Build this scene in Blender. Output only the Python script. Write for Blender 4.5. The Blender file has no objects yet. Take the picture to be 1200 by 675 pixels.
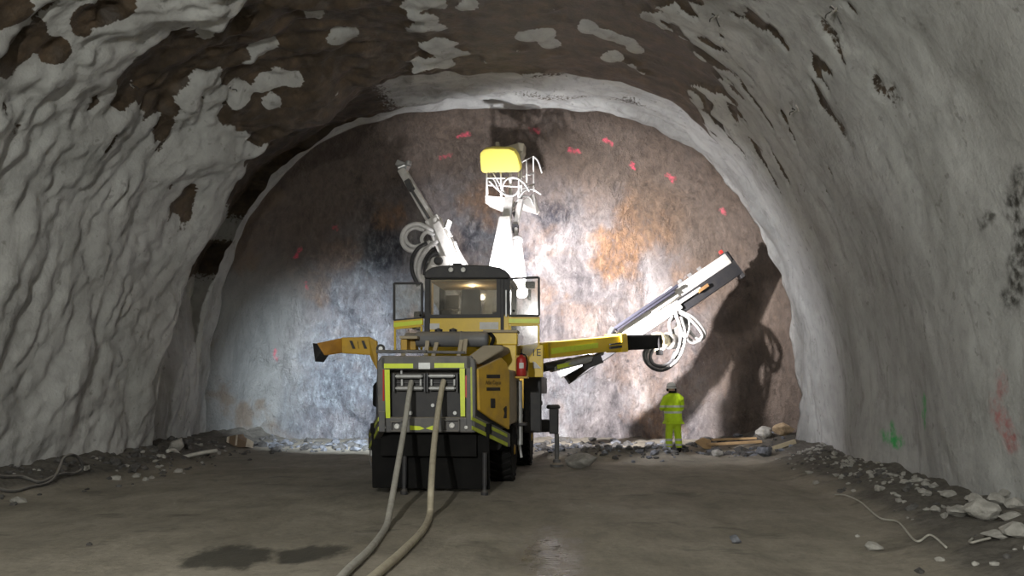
import bpy, bmesh, math, random
from mathutils import Vector, Matrix, noise, Quaternion
from mathutils.bvhtree import BVHTree
random.seed(7)
SC = bpy.context.scene
COL = SC.collection
PI = math.pi

# ------------------------------------------------------------------ camera
F = 920.0
CAM = Vector((0, 0, 1.7))
TH = math.atan(117 / F)
CT, ST = math.cos(TH), math.sin(TH)
cd = bpy.data.cameras.new('camera')
cd.sensor_width = 36.0
cd.lens = F / 1200 * 36.0
cd.clip_end = 200
co = bpy.data.objects.new('camera', cd)
COL.objects.link(co)
co.location = CAM
co.rotation_euler = (PI / 2 + TH, 0, 0)
SC.camera = co

def ray(px, py):
    u, v = (px - 600) / F, (337.5 - py) / F
    return Vector((u, CT - v * ST, ST + v * CT))

def W(px, py, Y):
    "measured point at distance Y from the viewer"
    d = ray(px, py)
    return CAM + d * (Y / d.y)

def G(px, py, z=0.0):
    "measured point on the ground"
    d = ray(px, py)
    return CAM + d * ((z - CAM.z) / d.z)

# ------------------------------------------------------------------ helpers
def link(o, parent=None):
    COL.objects.link(o)
    if parent is not None:
        o.parent = parent
    return o

def tag(o, label=None, cat=None, group=None, kind=None):
    if label: o['label'] = label
    if cat: o['category'] = cat
    if group: o['group'] = group
    if kind: o['kind'] = kind
    return o

def empty(name, loc=(0, 0, 0), rz=0.0):
    o = bpy.data.objects.new(name, None)
    o.location = loc
    o.rotation_euler = (0, 0, rz)
    o.empty_display_size = 0.2
    return link(o)

def spline(pts, n=8):
    "Catmull-Rom through pts"
    pts = [Vector(p) for p in pts]
    P = [pts[0] * 2 - pts[1]] + pts + [pts[-1] * 2 - pts[-2]]
    out = []
    for i in range(1, len(P) - 2):
        for k in range(n):
            t = k / n
            a, b, c, d = P[i - 1], P[i], P[i + 1], P[i + 2]
            out.append(0.5 * ((2 * b) + (c - a) * t + (2 * a - 5 * b + 4 * c - d) * t * t + (3 * b - a - 3 * c + d) * t ** 3))
    out.append(pts[-1])
    return out

class MB:
    "collects shapes and links them as one mesh object"
    def __init__(s):
        s.v, s.f = [], []

    def add(s, vs, fs):
        b = len(s.v)
        s.v += [Vector(v) for v in vs]
        s.f += [tuple(b + i for i in f) for f in fs]
        return s

    def box(s, c, size, rot=None):
        c = Vector(c); h = Vector(size) / 2
        vs = []
        for x in (-1, 1):
            for y in (-1, 1):
                for z in (-1, 1):
                    p = Vector((x * h.x, y * h.y, z * h.z))
                    if rot is not None: p = rot @ p
                    vs.append(c + p)
        return s.add(vs, [(0, 1, 3, 2), (4, 6, 7, 5), (0, 4, 5, 1), (2, 3, 7, 6), (0, 2, 6, 4), (1, 5, 7, 3)])

    def box2(s, lo, hi):
        lo, hi = Vector(lo), Vector(hi)
        return s.box((lo + hi) / 2, hi - lo)

    def prism(s, pts, ext):
        pts = [Vector(p) for p in pts]; e = Vector(ext); n = len(pts)
        nrm = Vector((0, 0, 0))
        for i in range(n):
            nrm += pts[i].cross(pts[(i + 1) % n])
        if nrm.dot(e) > 0: pts = pts[::-1]
        return s.add(pts + [p + e for p in pts],
                     [tuple(range(n)), tuple(range(2 * n - 1, n - 1, -1))] +
                     [(i, i + n, (i + 1) % n + n, (i + 1) % n) for i in range(n)])

    def beam(s, p0, p1, w, h, up=(0, 0, 1), w2=None, h2=None):
        "box beam from p0 to p1; w across, h along up; may taper"
        p0, p1 = Vector(p0), Vector(p1)
        d = (p1 - p0).normalized()
        u = Vector(up); u = (u - d * u.dot(d))
        if u.length < 1e-4: u = Vector((1, 0, 0)) - d * d.x
        u.normalize(); r = d.cross(u)
        w2 = w if w2 is None else w2; h2 = h if h2 is None else h2
        vs = []
        for p, a, b in ((p0, w, h), (p1, w2, h2)):
            for i, j in ((-1, -1), (1, -1), (1, 1), (-1, 1)):
                vs.append(p + r * (i * a / 2) + u * (j * b / 2))
        return s.add(vs, [(0, 3, 2, 1), (4, 5, 6, 7), (0, 1, 5, 4), (1, 2, 6, 5), (2, 3, 7, 6), (3, 0, 4, 7)])

    def tube(s, pts, r, n=8, r2=None):
        pts = [Vector(p) for p in pts]
        r2 = r if r2 is None else r2
        b = len(s.v); m = len(pts)
        prev = None
        for i, p in enumerate(pts):
            d = (pts[min(i + 1, m - 1)] - pts[max(i - 1, 0)])
            d = d.normalized() if d.length > 1e-9 else Vector((0, 0, 1))
            if prev is None:
                u = Vector((0, 0, 1)) if abs(d.z) < .9 else Vector((1, 0, 0))
            else:
                u = prev
            u = (u - d * u.dot(d)).normalized(); prev = u
            w = d.cross(u)
            rr = r + (r2 - r) * i / max(1, m - 1)
            for k in range(n):
                a = 2 * PI * k / n
                s.v.append(p + u * (rr * math.cos(a)) + w * (rr * math.sin(a)))
        for i in range(m - 1):
            for k in range(n):
                k2 = (k + 1) % n
                s.f.append((b + i * n + k, b + i * n + k2, b + (i + 1) * n + k2, b + (i + 1) * n + k))
        s.f.append(tuple(b + k for k in range(n))[::-1])
        s.f.append(tuple(b + (m - 1) * n + k for k in range(n)))
        return s

    def cyl(s, p0, p1, r, n=16, r2=None):
        return s.tube([p0, p1], r, n, r2)

    def lathe(s, prof, origin, axis, n=28):
        "prof = [(radius, offset along axis)]"
        o = Vector(origin); a = Vector(axis).normalized()
        u = Vector((0, 0, 1)) if abs(a.z) < .9 else Vector((1, 0, 0))
        u = (u - a * u.dot(a)).normalized(); w = a.cross(u)
        b = len(s.v); m = len(prof)
        for (r, h) in prof:
            for k in range(n):
                t = 2 * PI * k / n
                s.v.append(o + a * h + u * (r * math.cos(t)) + w * (r * math.sin(t)))
        for i in range(m - 1):
            for k in range(n):
                k2 = (k + 1) % n
                s.f.append((b + i * n + k, b + i * n + k2, b + (i + 1) * n + k2, b + (i + 1) * n + k))
        s.f.append(tuple(b + k for k in range(n))[::-1])
        s.f.append(tuple(b + (m - 1) * n + k for k in range(n)))
        return s

    def build(s, name, mat, parent=None, bevel=0.0, smooth=False, seg=2):
        me = bpy.data.meshes.new(name)
        me.from_pydata([tuple(v) for v in s.v], [], s.f)
        bm = bmesh.new(); bm.from_mesh(me)
        bmesh.ops.recalc_face_normals(bm, faces=bm.faces)
        bm.to_mesh(me); bm.free()
        if smooth:
            me.polygons.foreach_set('use_smooth', [True] * len(me.polygons))
        me.materials.append(mat)
        o = link(bpy.data.objects.new(name, me), parent)
        if bevel > 0:
            m = o.modifiers.new('edge', 'BEVEL'); m.width = bevel; m.segments = seg
            m.limit_method = 'ANGLE'; m.angle_limit = math.radians(38)
        return o

# ------------------------------------------------------------------ materials
def newmat(name):
    m = bpy.data.materials.new(name); m.use_nodes = True
    nt = m.node_tree
    bs = nt.nodes['Principled BSDF']
    return m, nt, bs

def N(nt, typ, **kw):
    n = nt.nodes.new(typ)
    for k, v in kw.items():
        if k.startswith('i_'):
            key = k[2:]
            n.inputs[int(key) if key.isdigit() else key].default_value = v
        else:
            setattr(n, k, v)
    return n

def L(nt, a, b): nt.links.new(a, b)

def mixrgb(nt, fac, a, b, blend='MIX'):
    n = nt.nodes.new('ShaderNodeMix'); n.data_type = 'RGBA'; n.blend_type = blend
    for sock, val in ((n.inputs[0], fac), (n.inputs[6], a), (n.inputs[7], b)):
        if isinstance(val, bpy.types.NodeSocket): L(nt, val, sock)
        elif isinstance(val, (int, float)): sock.default_value = val
        else: sock.default_value = tuple(val) + ((1,) if len(val) == 3 else ())
    return n.outputs[2]

def math_(nt, op, a, b=None, c=None, clamp=False):
    n = nt.nodes.new('ShaderNodeMath'); n.operation = op; n.use_clamp = clamp
    for i, val in enumerate((a, b, c)):
        if val is None: continue
        if isinstance(val, bpy.types.NodeSocket): L(nt, val, n.inputs[i])
        else: n.inputs[i].default_value = val
    return n.outputs[0]

def ramp(nt, fac, stops, interp='LINEAR'):
    n = nt.nodes.new('ShaderNodeValToRGB'); cr = n.color_ramp; cr.interpolation = interp
    while len(cr.elements) < len(stops): cr.elements.new(0.5)
    for e, (p, c) in zip(cr.elements, stops):
        e.position = p
        e.color = (c, c, c, 1) if isinstance(c, (int, float)) else tuple(c) + (1,)
    L(nt, fac, n.inputs[0])
    return n.outputs[0]

def tex_noise(nt, vec, scale, detail=4, rough=.55, dist=0.0):
    n = N(nt, 'ShaderNodeTexNoise'); n.inputs['Scale'].default_value = scale
    n.inputs['Detail'].default_value = detail; n.inputs['Roughness'].default_value = rough
    n.inputs['Distortion'].default_value = dist
    if vec is not None: L(nt, vec, n.inputs['Vector'])
    return n.outputs['Fac']

def mapping(nt, vec, scale=(1, 1, 1), rot=(0, 0, 0), loc=(0, 0, 0)):
    n = N(nt, 'ShaderNodeMapping')
    n.inputs['Scale'].default_value = scale; n.inputs['Rotation'].default_value = rot; n.inputs['Location'].default_value = loc
    L(nt, vec, n.inputs['Vector'])
    return n.outputs[0]

def bump(nt, bs, h, strength=.5, dist=.05):
    n = N(nt, 'ShaderNodeBump'); n.inputs['Strength'].default_value = strength; n.inputs['Distance'].default_value = dist
    L(nt, h, n.inputs['Height']); L(nt, n.outputs[0], bs.inputs['Normal'])

def simple(name, col, rough=.5, metal=0.0, dirt=.35, dirtcol=(.10, .085, .065), scale=6.0, topdust=0.0, dustcol=(.30, .26, .20)):
    "painted or bare surface with blotchy grime; topdust = settled dust on faces that look up"
    m, nt, bs = newmat(name)
    tc = N(nt, 'ShaderNodeTexCoord')
    n1 = tex_noise(nt, tc.outputs['Object'], scale, 5, .65)
    f = ramp(nt, n1, [(.42, 0.0), (.72, 1.0)])
    c = mixrgb(nt, math_(nt, 'MULTIPLY', f, dirt), col, dirtcol)
    if topdust > 0:
        g = N(nt, 'ShaderNodeNewGeometry'); sx = N(nt, 'ShaderNodeSeparateXYZ'); L(nt, g.outputs['Normal'], sx.inputs[0])
        up = ramp(nt, sx.outputs[2], [(.25, 0.0), (.8, 1.0)])
        c = mixrgb(nt, math_(nt, 'MULTIPLY', up, topdust), c, dustcol)
    L(nt, c, bs.inputs['Base Color'])
    bs.inputs['Roughness'].default_value = rough
    bs.inputs['Metallic'].default_value = metal
    n2 = tex_noise(nt, tc.outputs['Object'], scale * 9, 3)
    bump(nt, bs, n2, .12, .01)
    return m

def emit(name, col, strength):
    m, nt, bs = newmat(name)
    bs.inputs['Base Color'].default_value = tuple(col) + (1,)
    bs.inputs['Emission Color'].default_value = tuple(col) + (1,)
    bs.inputs['Emission Strength'].default_value = strength
    return m

# ------------------------------------------------------------------ tunnel surface
def sst(a, b, x):
    t = min(1.0, max(0.0, (x - a) / (b - a))); return t * t * (3 - 2 * t)

NC = 380
def unit_profile(n, asp):
    "points along a superellipse arch, evenly spaced; x in -1..1 (left to right), z in 0..1"
    M = 1600; P = []
    for i in range(M + 1):
        a = PI - PI * i / M
        c, s_ = math.cos(a), math.sin(a)
        P.append((math.copysign(abs(c) ** (2 / n), c), max(0.0, s_) ** (2 / n)))
    acc = [0.0]
    for i in range(M):
        acc.append(acc[-1] + math.hypot(P[i + 1][0] - P[i][0], (P[i + 1][1] - P[i][1]) * asp))
    out = []; j = 0
    for k in range(NC + 1):
        t = acc[-1] * k / NC
        while j < M - 1 and acc[j + 1] < t: j += 1
        q = (t - acc[j]) / max(1e-9, acc[j + 1] - acc[j])
        out.append((P[j][0] + (P[j + 1][0] - P[j][0]) * q, P[j][1] + (P[j + 1][1] - P[j][1]) * q))
    return out
UP = unit_profile(2.75, 1.18)
ARC = 25.0
def nz(x, y, z=0.0): return noise.noise(Vector((x, y, z)))

Y1, Y2, YF = 18.0, 21.4, 25.7
def cen(y): return -0.5 + (y - 18) * (0.125 if y < 18 else 0.06)
# rows: (y, half width, height, section, blend)
rows = []
y = -9.0
while y < 5: rows.append((y, 7.6, 9.05, 1, 0)); y += .45
while y < 9: rows.append((y, 7.6, 9.05, 1, 0)); y += .14
while y < Y1: rows.append((y, 7.6, 9.05, 1, 0)); y += .07
for k in range(9):
    t = k / 8; e = t * t * (3 - 2 * t)
    rows.append((Y1 + .16 * t, 7.6 + .62 * e, 9.05 + .68 * e, 1.5, t))
y = Y1 + .22
while y < Y2: rows.append((y, 8.22, 9.73, 2, 0)); y += .07
for k in range(7):
    t = k / 6; e = t * t * (3 - 2 * t)
    rows.append((Y2 + .12 * t, 8.22 + .42 * e, 9.73 + .42 * e, 2.5, t))
y = Y2 + .2
while y < 22.8: rows.append((y, 8.64, 10.15, 3, 0)); y += .07
NR1 = len(rows)
RHO = []
r_ = 1.0
while r_ > 0.02: RHO.append(r_); r_ -= .0105
for rho in RHO: rows.append((22.85, 8.64, 10.15, 4, rho))

def tunnel_point(i, j):
    yy, Wd, H, sec, bl = rows[j]
    ux, uz = UP[i]
    s = (i / NC - .5) * ARC                      # arc coordinate, left negative
    left = sst(.5, -3.0, s)                       # 1 on the left half
    # ragged ends of the lining rounds
    wig = (.42 * nz(s * .42, 3.1) + .16 * nz(s * 1.3, 7.7) + .07 * nz(s * 3.4, 1.2))
    wig2 = (.32 * nz(s * .5, 13.1) + .22 * nz(s * 1.6, 17.7) + .09 * nz(s * 4.1, 21.2))
    y2 = yy
    if yy > 15: y2 += wig * sst(15, 18, yy) * (1 - sst(18.2, 20, yy))
    if yy > 19.5: y2 += wig2 * sst(19.5, 21.4, yy) * (1 - sst(21.6, 22.6, yy))
    c = cen(yy)
    rs = 1.0                                       # the right side steps out less
    if sec in (1.5, 2): Wd = 7.6 + (Wd - 7.6) * (left * .45 + .55) + .55 * left * sst(.2, .5, uz) * (1 - sst(.9, 1, uz)) * min(1, (Wd - 7.6) / .6)
    x, z = c + ux * Wd, uz * H
    # outward normal of the arch
    i0, i1 = max(0, i - 2), min(NC, i + 2)
    tx, tz = (UP[i1][0] - UP[i0][0]) * Wd, (UP[i1][1] - UP[i0][1]) * H
    ln = math.hypot(tx, tz) or 1
    nx, nzz = -tz / ln, tx / ln
    wx = .5 * nz(s * .5, yy * .5, 4.4)
    crown = 1 - sst(3.6, 6.2, abs(s + .4 + wx))
    brown = 0.0
    if sec <= 1.5:
        # sprayed concrete: rounded swellings with sharp folds, drawn out along the arch
        a = s * .95 - (yy * .35 if s < 0 else -yy * .3)
        big = nz(s * .22, yy * .3, 1.0)
        m1 = nz(a * .55 + wx, yy * .95 + wx, 2.0)
        m2 = nz(a * .72 + wx * 2, yy * 1.7 + 3 * wx, 5.0)
        m3 = nz(a * 1.7, yy * 3.3 + 4 * wx, 8.0)
        upk = .5 + .5 * sst(.25, .75, uz)
        m4 = nz(s * 5.5, yy * 6.5, 9.0)
        amp = .15 + .85 * left
        q = lambda v, e: math.sqrt(v * v + e)
        h = .30 * big + amp * (.50 * (q(m1, .012) - .22) + .34 * (q(m2, .006) - .2) * upk * (.8 + big) + .20 * (q(m3, .004) - .2) * upk + .045 * m4)
        # bare rock on the crown, with sprayed patches standing proud
        pn = nz(s * .62 + 5, yy * .62 + wx, 11.0) + .55 * nz(a * 1.3, yy * 2.2, 12.0) + .25 * nz(s * 3.4, yy * 3.4, 13.0)
        w0 = sst(7.2, 3.4, abs(s + .7) + ((4.6 if s < 0 else 1.4) * sst(15.0 if s < 0 else 14.6, 10.5, yy)) + 1.2 * nz(s * .4, yy * .5, 21.0))
        cov = pn * 1.15 + .62 - 1.14 * w0 - .10 * crown
        brown = 1 - sst(-.10, .12, cov)
        if brown > 0: brown *= sst(.02, .3, w0)
        # isolated bare seams outside the crown
        seam = nz(s * .9, yy * 2.0 + wx * 3, 31.0) + .4 * nz(s * 2.5, yy * 4, 32.0)
        seam2 = nz((s + yy * .55) * .75, (yy - s * .3) * 2.6 + wx * 2, 33.0) + .35 * nz(s * 2.5, yy * 5, 34.0)
        sm = sst(.40, .50, seam) * sst(1.5, 3, abs(s)) * (1 - sst(6.0, 8.4, abs(s))) * sst(9, 10.5, yy)
        sm = max(sm, sst(.20, .30, seam2 - .35 * sst(4.0, 7.6, s)) * sst(2.0, 3.2, s) * (1 - sst(6.4, 8.6, s)) * sst(9.5, 12, yy))
        brown = max(brown, sm)
        bg = max((1 - sst(-.30, .30, cov)) * sst(.02, .5, w0), sm * .7)
        h += (.10 * (1 - bg) - .05) - .10 * bg * amp
        ex = sst(11.4, 12.4, i / NC * 25)
        h *= sst(-9, -6, yy)
        h += left * sst(15.2, 17.8, yy) * (.18 + .42 * sst(.45, .8, uz)) * (1 - sst(.93, 1.0, uz))
        x -= nx * h; z -= nzz * h
    elif sec <= 2.5:
        big = nz(s * .3, yy * .35, 41.0)
        m1 = nz(s * .5, yy * 1.2, 42.0); m2 = nz(s * 1.3, yy * 2.4, 43.0); m3 = nz(s * 4, yy * 5, 44.0)
        h = .16 * big + .20 * (abs(m1) - .2) + .14 * (abs(m2) - .2) + .035 * m3
        brown = .55 * crown * sst(.1, .45, nz(s * .5, yy * .9, 45.0) + .35 * (1 - sst(18, 19.3, yy)))
        brown = max(brown, .95 * left * sst(.40, .52, uz + .06 * m1) * sst(-.75, -.35, nz(s * .6, yy * .5, 46.0)) * (1 - sst(-3.5, -1.5, s)))  # upper-left recess: its shadow put into the colour along with bare rock
        x -= nx * h; z -= nzz * h
    else:
        big = nz(s * .3, yy * .5, 51.0); m1 = nz(s * .8, yy * 1.4, 52.0); m2 = nz(s * 2.4, yy * 3, 53.0)
        rho = bl if sec == 4 else 1.0
        k = sst(.8, 1.0, rho)
        h = (.16 * big + .18 * abs(m1) + .06 * m2) * k
        x -= nx * h; z -= nzz * h
        if sec == 4:
            x = c + (x - c) * rho + .2 * (1 - rho); z = z * rho
            q = rho ** 4.2
            y2 = YF - (YF - y2) * q
            fx, fz = x, z
            d = .55 * nz(fx * .22, fz * .25, 61.0)
            cr = noise.voronoi(Vector((fx * .55 + .3 * wx, fz * .45, 62.0)))[0]
            d += .34 * (cr[1] - cr[0])
            d += .22 * nz(fx * 1.1, fz * .9, 63.0) + .10 * nz(fx * 2.6, fz * 2.0, 64.0) + .05 * nz(fx * 6, fz * 5, 65.0)
            y2 -= (d - .1) * (1 - sst(.86, 1.0, rho))
    if z < .02 and sec < 4: z = z
    return (x, y2, z), brown

TP = [[None] * (NC + 1) for _ in rows]
for j in range(len(rows)):
    for i in range(NC + 1):
        TP[j][i] = tunnel_point(i, j)

def grid_normals(P):
    R_, C_ = len(P), len(P[0])
    out = []
    for j in range(R_):
        for i in range(C_):
            a = Vector(P[j][min(i + 1, C_ - 1)][0]) - Vector(P[j][max(i - 1, 0)][0])
            b = Vector(P[min(j + 1, R_ - 1)][i][0]) - Vector(P[max(j - 1, 0)][i][0])
            n = b.cross(a)
            out.append(n.normalized() if n.length > 1e-12 else Vector((0, -1, 0)))
    return out
def early_hit(px, py, bv):
    d = ray(px, py).normalized(); p, n, _, _ = bv.ray_cast(CAM + d * .5, d)
    return p
def make_bvh():
    vs = [p[0] for row in TP for p in row]
    C_ = NC + 1; fs = []
    for j in range(len(rows) - 1):
        for i in range(NC):
            a = j * C_ + i; fs.append((a, a + C_, a + C_ + 1, a + 1))
    return BVHTree.FromPolygons(vs, fs)
# single sprayed dollops standing proud of the bare crown, and bare scabs in the sprayed haunch
_bv = make_bvh()
PATCH = [(a, b, r, 0) for a, b, r in ((243, 95, .36), (250, 88, .26), (277, 112, .32), (312, 96, .26), (328, 88, .30), (341, 91, .2), (300, 52, .22), (314, 46, .2), (318, 118, .22), (369, 13, .2), (396, 40, .24), (409, 39, .24),
         (618, 44, .28), (634, 40, .36), (645, 50, .26), (490, 4, .30), (505, 3, .28), (548, 5, .2), (495, 28, .16), (240, 35, .2), (720, 66, .24), (715, 70, .2), (690, 32, .26), (712, 40, .28), (733, 47, .28), (745, 58, .24))]
PATCH += [(a, b, r, 1) for a, b, r in ((8, 66, .32), (25, 58, .30), (40, 50, .26), (58, 54, .24), (100, 20, .28), (118, 13, .28), (138, 8, .26), (200, 44, .22), (220, 43, .2), (3, 14, .24), (18, 7, .24))]
CUTS = []
for (a, b, r, k) in PATCH:
    p = early_hit(a, b, _bv)
    if p is not None: CUTS.append((p, r, k))
for j, (yy, Wd, H, sec, bl) in enumerate(rows):
    if sec > 1.5 or yy < 6: continue
    c = cen(yy)
    for i in range(NC + 1):
        (x, y, z), br0 = TP[j][i]
        if z < 4: continue
        best = None
        for (p, r, k) in CUTS:
            if abs(p.y - y) > 1.1: continue
            dx, dy, dz = p.x - x, p.y - y, p.z - z
            d2 = dx * dx + dy * dy + dz * dz
            if d2 < (1.7 * r) ** 2:
                q = math.sqrt(d2) / r * (1 + .55 * nz(x * 1.9, y * 2.4, z * 1.9))
                if best is None or q < best[0]: best = (q, r, k)
        if best and best[0] < 1.25:
            q, r, k = best; f = 1 - sst(.78, 1.2, q)
            n = Vector((c - x, 0, 1.5 - z)).normalized()
            h = (.30 * r * (1 - sst(0, 1.15, q))) * (1 if k == 0 else -.8)
            TP[j][i] = ((x + n.x * h, y, z + n.z * h), br0 * (1 - f) + f * k)
TN = grid_normals(TP)

def patch(name, j0, j1, i0, i1, mat):
    cols = i1 - i0 + 1
    vs, ns, at = [], [], []
    for j in range(j0, j1 + 1):
        for i in range(i0, i1 + 1):
            vs.append(TP[j][i][0]); at.append(TP[j][i][1]); ns.append(TN[j * (NC + 1) + i])
    fs = []
    for j in range(j1 - j0):
        for i in range(cols - 1):
            a = j * cols + i
            fs.append((a, a + cols, a + cols + 1, a + 1))
    me = bpy.data.meshes.new(name); me.from_pydata(vs, [], fs)
    # inward facing
    f0 = me.polygons[len(fs) // 2]
    mid = Vector(vs[fs[len(fs) // 2][0]])
    if f0.normal.dot(Vector((cen(mid.y), min(mid.y, 12), 3)) - mid) < 0:
        me.flip_normals()
    me.polygons.foreach_set('use_smooth', [True] * len(me.polygons))
    fn = me.polygons[len(fs) // 2].normal
    if fn.dot(ns[fs[len(fs) // 2][0]]) < 0: ns = [-n for n in ns]
    me.normals_split_custom_set_from_vertices([tuple(n) for n in ns])
    a_ = me.attributes.new('bare', 'FLOAT', 'POINT'); a_.data.foreach_set('value', at)
    me.materials.append(mat)
    o = link(bpy.data.objects.new(name, me))
    o['kind'] = 'structure'
    return o

TUN_BVH = make_bvh()
def hit(px, py, off=0.0):
    "where the sight line through a measured point meets the rock"
    d = ray(px, py).normalized()
    p, n, _, _ = TUN_BVH.ray_cast(CAM + d * .5, d)
    if n.dot(d) > 0: n = -n
    return p + n * off, n

# ------------------------------------------------------------------ lining and rock materials
def paint_marks(nt, pos, col, marks):
    "survey marks and painted dark holes: fuzzy strokes between two points on the rock"
    nn = N(nt, 'ShaderNodeTexNoise'); nn.inputs['Scale'].default_value = 5.0; nn.inputs['Detail'].default_value = 4
    L(nt, pos, nn.inputs['Vector'])
    wob = N(nt, 'ShaderNodeVectorMath', operation='MULTIPLY_ADD')
    L(nt, nn.outputs['Color'], wob.inputs[0]); wob.inputs[1].default_value = (.30,) * 3; wob.inputs[2].default_value = (-.15,) * 3
    add = N(nt, 'ShaderNodeVectorMath', operation='ADD'); L(nt, pos, add.inputs[0]); L(nt, wob.outputs[0], add.inputs[1])
    fine = tex_noise(nt, pos, 9, 3)
    for (a, b, r, c, k) in marks:
        # distance to a stroke from a to b
        a, b = Vector(a), Vector(b); ab = b - a; l2 = max(1e-6, ab.length_squared)
        s1 = N(nt, 'ShaderNodeVectorMath', operation='SUBTRACT'); L(nt, add.outputs[0], s1.inputs[0]); s1.inputs[1].default_value = a
        dt = N(nt, 'ShaderNodeVectorMath', operation='DOT_PRODUCT'); L(nt, s1.outputs[0], dt.inputs[0]); dt.inputs[1].default_value = ab / l2
        t = math_(nt, 'ADD', dt.outputs['Value'], 0, clamp=True)
        sc = N(nt, 'ShaderNodeVectorMath', operation='SCALE'); sc.inputs[0].default_value = ab; L(nt, t, sc.inputs['Scale'])
        df = N(nt, 'ShaderNodeVectorMath', operation='DISTANCE'); L(nt, s1.outputs[0], df.inputs[0]); L(nt, sc.outputs[0], df.inputs[1])
        f = N(nt, 'ShaderNodeMapRange', interpolation_type='SMOOTHSTEP')
        L(nt, df.outputs['Value'], f.inputs[0]); f.inputs[1].default_value = r; f.inputs[2].default_value = r * .25
        f.inputs[3].default_value = 0; f.inputs[4].default_value = k
        ff = math_(nt, 'MULTIPLY', f.outputs[0], ramp(nt, fine, [(.36, 0.15), (.6, 1.0)]))
        col = mixrgb(nt, ff, col, c)
    return col

PINK, GREEN, RED = (.75, .10, .16), (.03, .36, .08), (.34, .07, .07)
def stroke(p, q, r, c, k=1.0):
    return (hit(*p)[0], hit(*q)[0], r, c, k)

def lining_mat():
    m, nt, bs = newmat('sprayed_concrete')
    g = N(nt, 'ShaderNodeNewGeometry'); pos = g.outputs['Position']
    at = N(nt, 'ShaderNodeAttribute', attribute_name='bare')  # bare rock, plus the recess shadow painted on the left
    n1 = tex_noise(nt, pos, .55, 5, .6); n2 = tex_noise(nt, pos, 3.2, 5, .65); n3 = tex_noise(nt, pos, 14, 4, .6)
    gray = ramp(nt, n1, [(.3, (.31, .318, .308)), (.52, (.39, .395, .385)), (.75, (.45, .455, .445))])
    blot = ramp(nt, n2, [(.34, .45), (.5, 1.0)])
    gray = mixrgb(nt, .28, gray, blot, 'MULTIPLY')
    n4 = tex_noise(nt, mapping(nt, pos, (1.2, 1.2, .35)), 1.6, 6, .7, .8)
    dark = ramp(nt, n4, [(.54, 0.0), (.70, 1.0)])
    gray = mixrgb(nt, math_(nt, 'MULTIPLY', dark, .55), gray, (.13, .127, .115))
    n6 = tex_noise(nt, mapping(nt, pos, (1, 1, .5), (0, 0, 0), (7, 3, 2)), .9, 5, .62, .5)
    gray = mixrgb(nt, ramp(nt, n6, [(.42, 0.0), (.66, .45)]), gray, (.19, .187, .175))
    # grimy dark specks
    n5 = tex_noise(nt, pos, 5.5, 3, .5)
    gray = mixrgb(nt, math_(nt, 'MULTIPLY', ramp(nt, n5, [(.66, 0.0), (.72, 1.0)]), .45), gray, (.10, .095, .085))
    br = ramp(nt, n2, [(.3, (.026, .019, .013)), (.5, (.048, .035, .023)), (.72, (.088, .061, .038))])
    nb = math_(nt, 'ADD', at.outputs['Fac'], math_(nt, 'MULTIPLY', math_(nt, 'SUBTRACT', n3, .5), .9))
    fb = ramp(nt, nb, [(.42, 0.0), (.56, 1.0)])
    col = mixrgb(nt, fb, gray, br)
    marks = [stroke((1046, 500), (1046, 517), .17, GREEN, .75), stroke((1036, 511), (1056, 519), .16, GREEN, .75), stroke((1083, 470), (1083, 494), .17, GREEN, .75),
             stroke((1168, 478), (1182, 515), .22, RED, .65), stroke((1174, 440), (1174, 458), .16, RED, .45),
             stroke((345, 302), (352, 293), .16, PINK), stroke((322, 412), (324, 420), .1, PINK),
             stroke((1196, 205), (1187, 250), .22, (.02, .018, .014), .95), stroke((1198, 270), (1186, 350), .26, (.02, .018, .014), .9), stroke((1150, 262), (1163, 258), .12, (.03, .028, .022), .8)]  # last strokes: dark bare strip, shade of its holes put into colour
    col = paint_marks(nt, pos, col, marks)
    L(nt, col, bs.inputs['Base Color'])
    L(nt, math_(nt, 'SUBTRACT', .92, math_(nt, 'MULTIPLY', fb, .35)), bs.inputs['Roughness'])
    bs.inputs['Specular IOR Level'].default_value = .3
    h = math_(nt, 'ADD', math_(nt, 'MULTIPLY', n2, .5), math_(nt, 'MULTIPLY', n3, .22))
    h = math_(nt, 'ADD', h, math_(nt, 'MULTIPLY', tex_noise(nt, pos, 45, 3), .04))
    bump(nt, bs, h, .6, .10)
    return m

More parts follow.
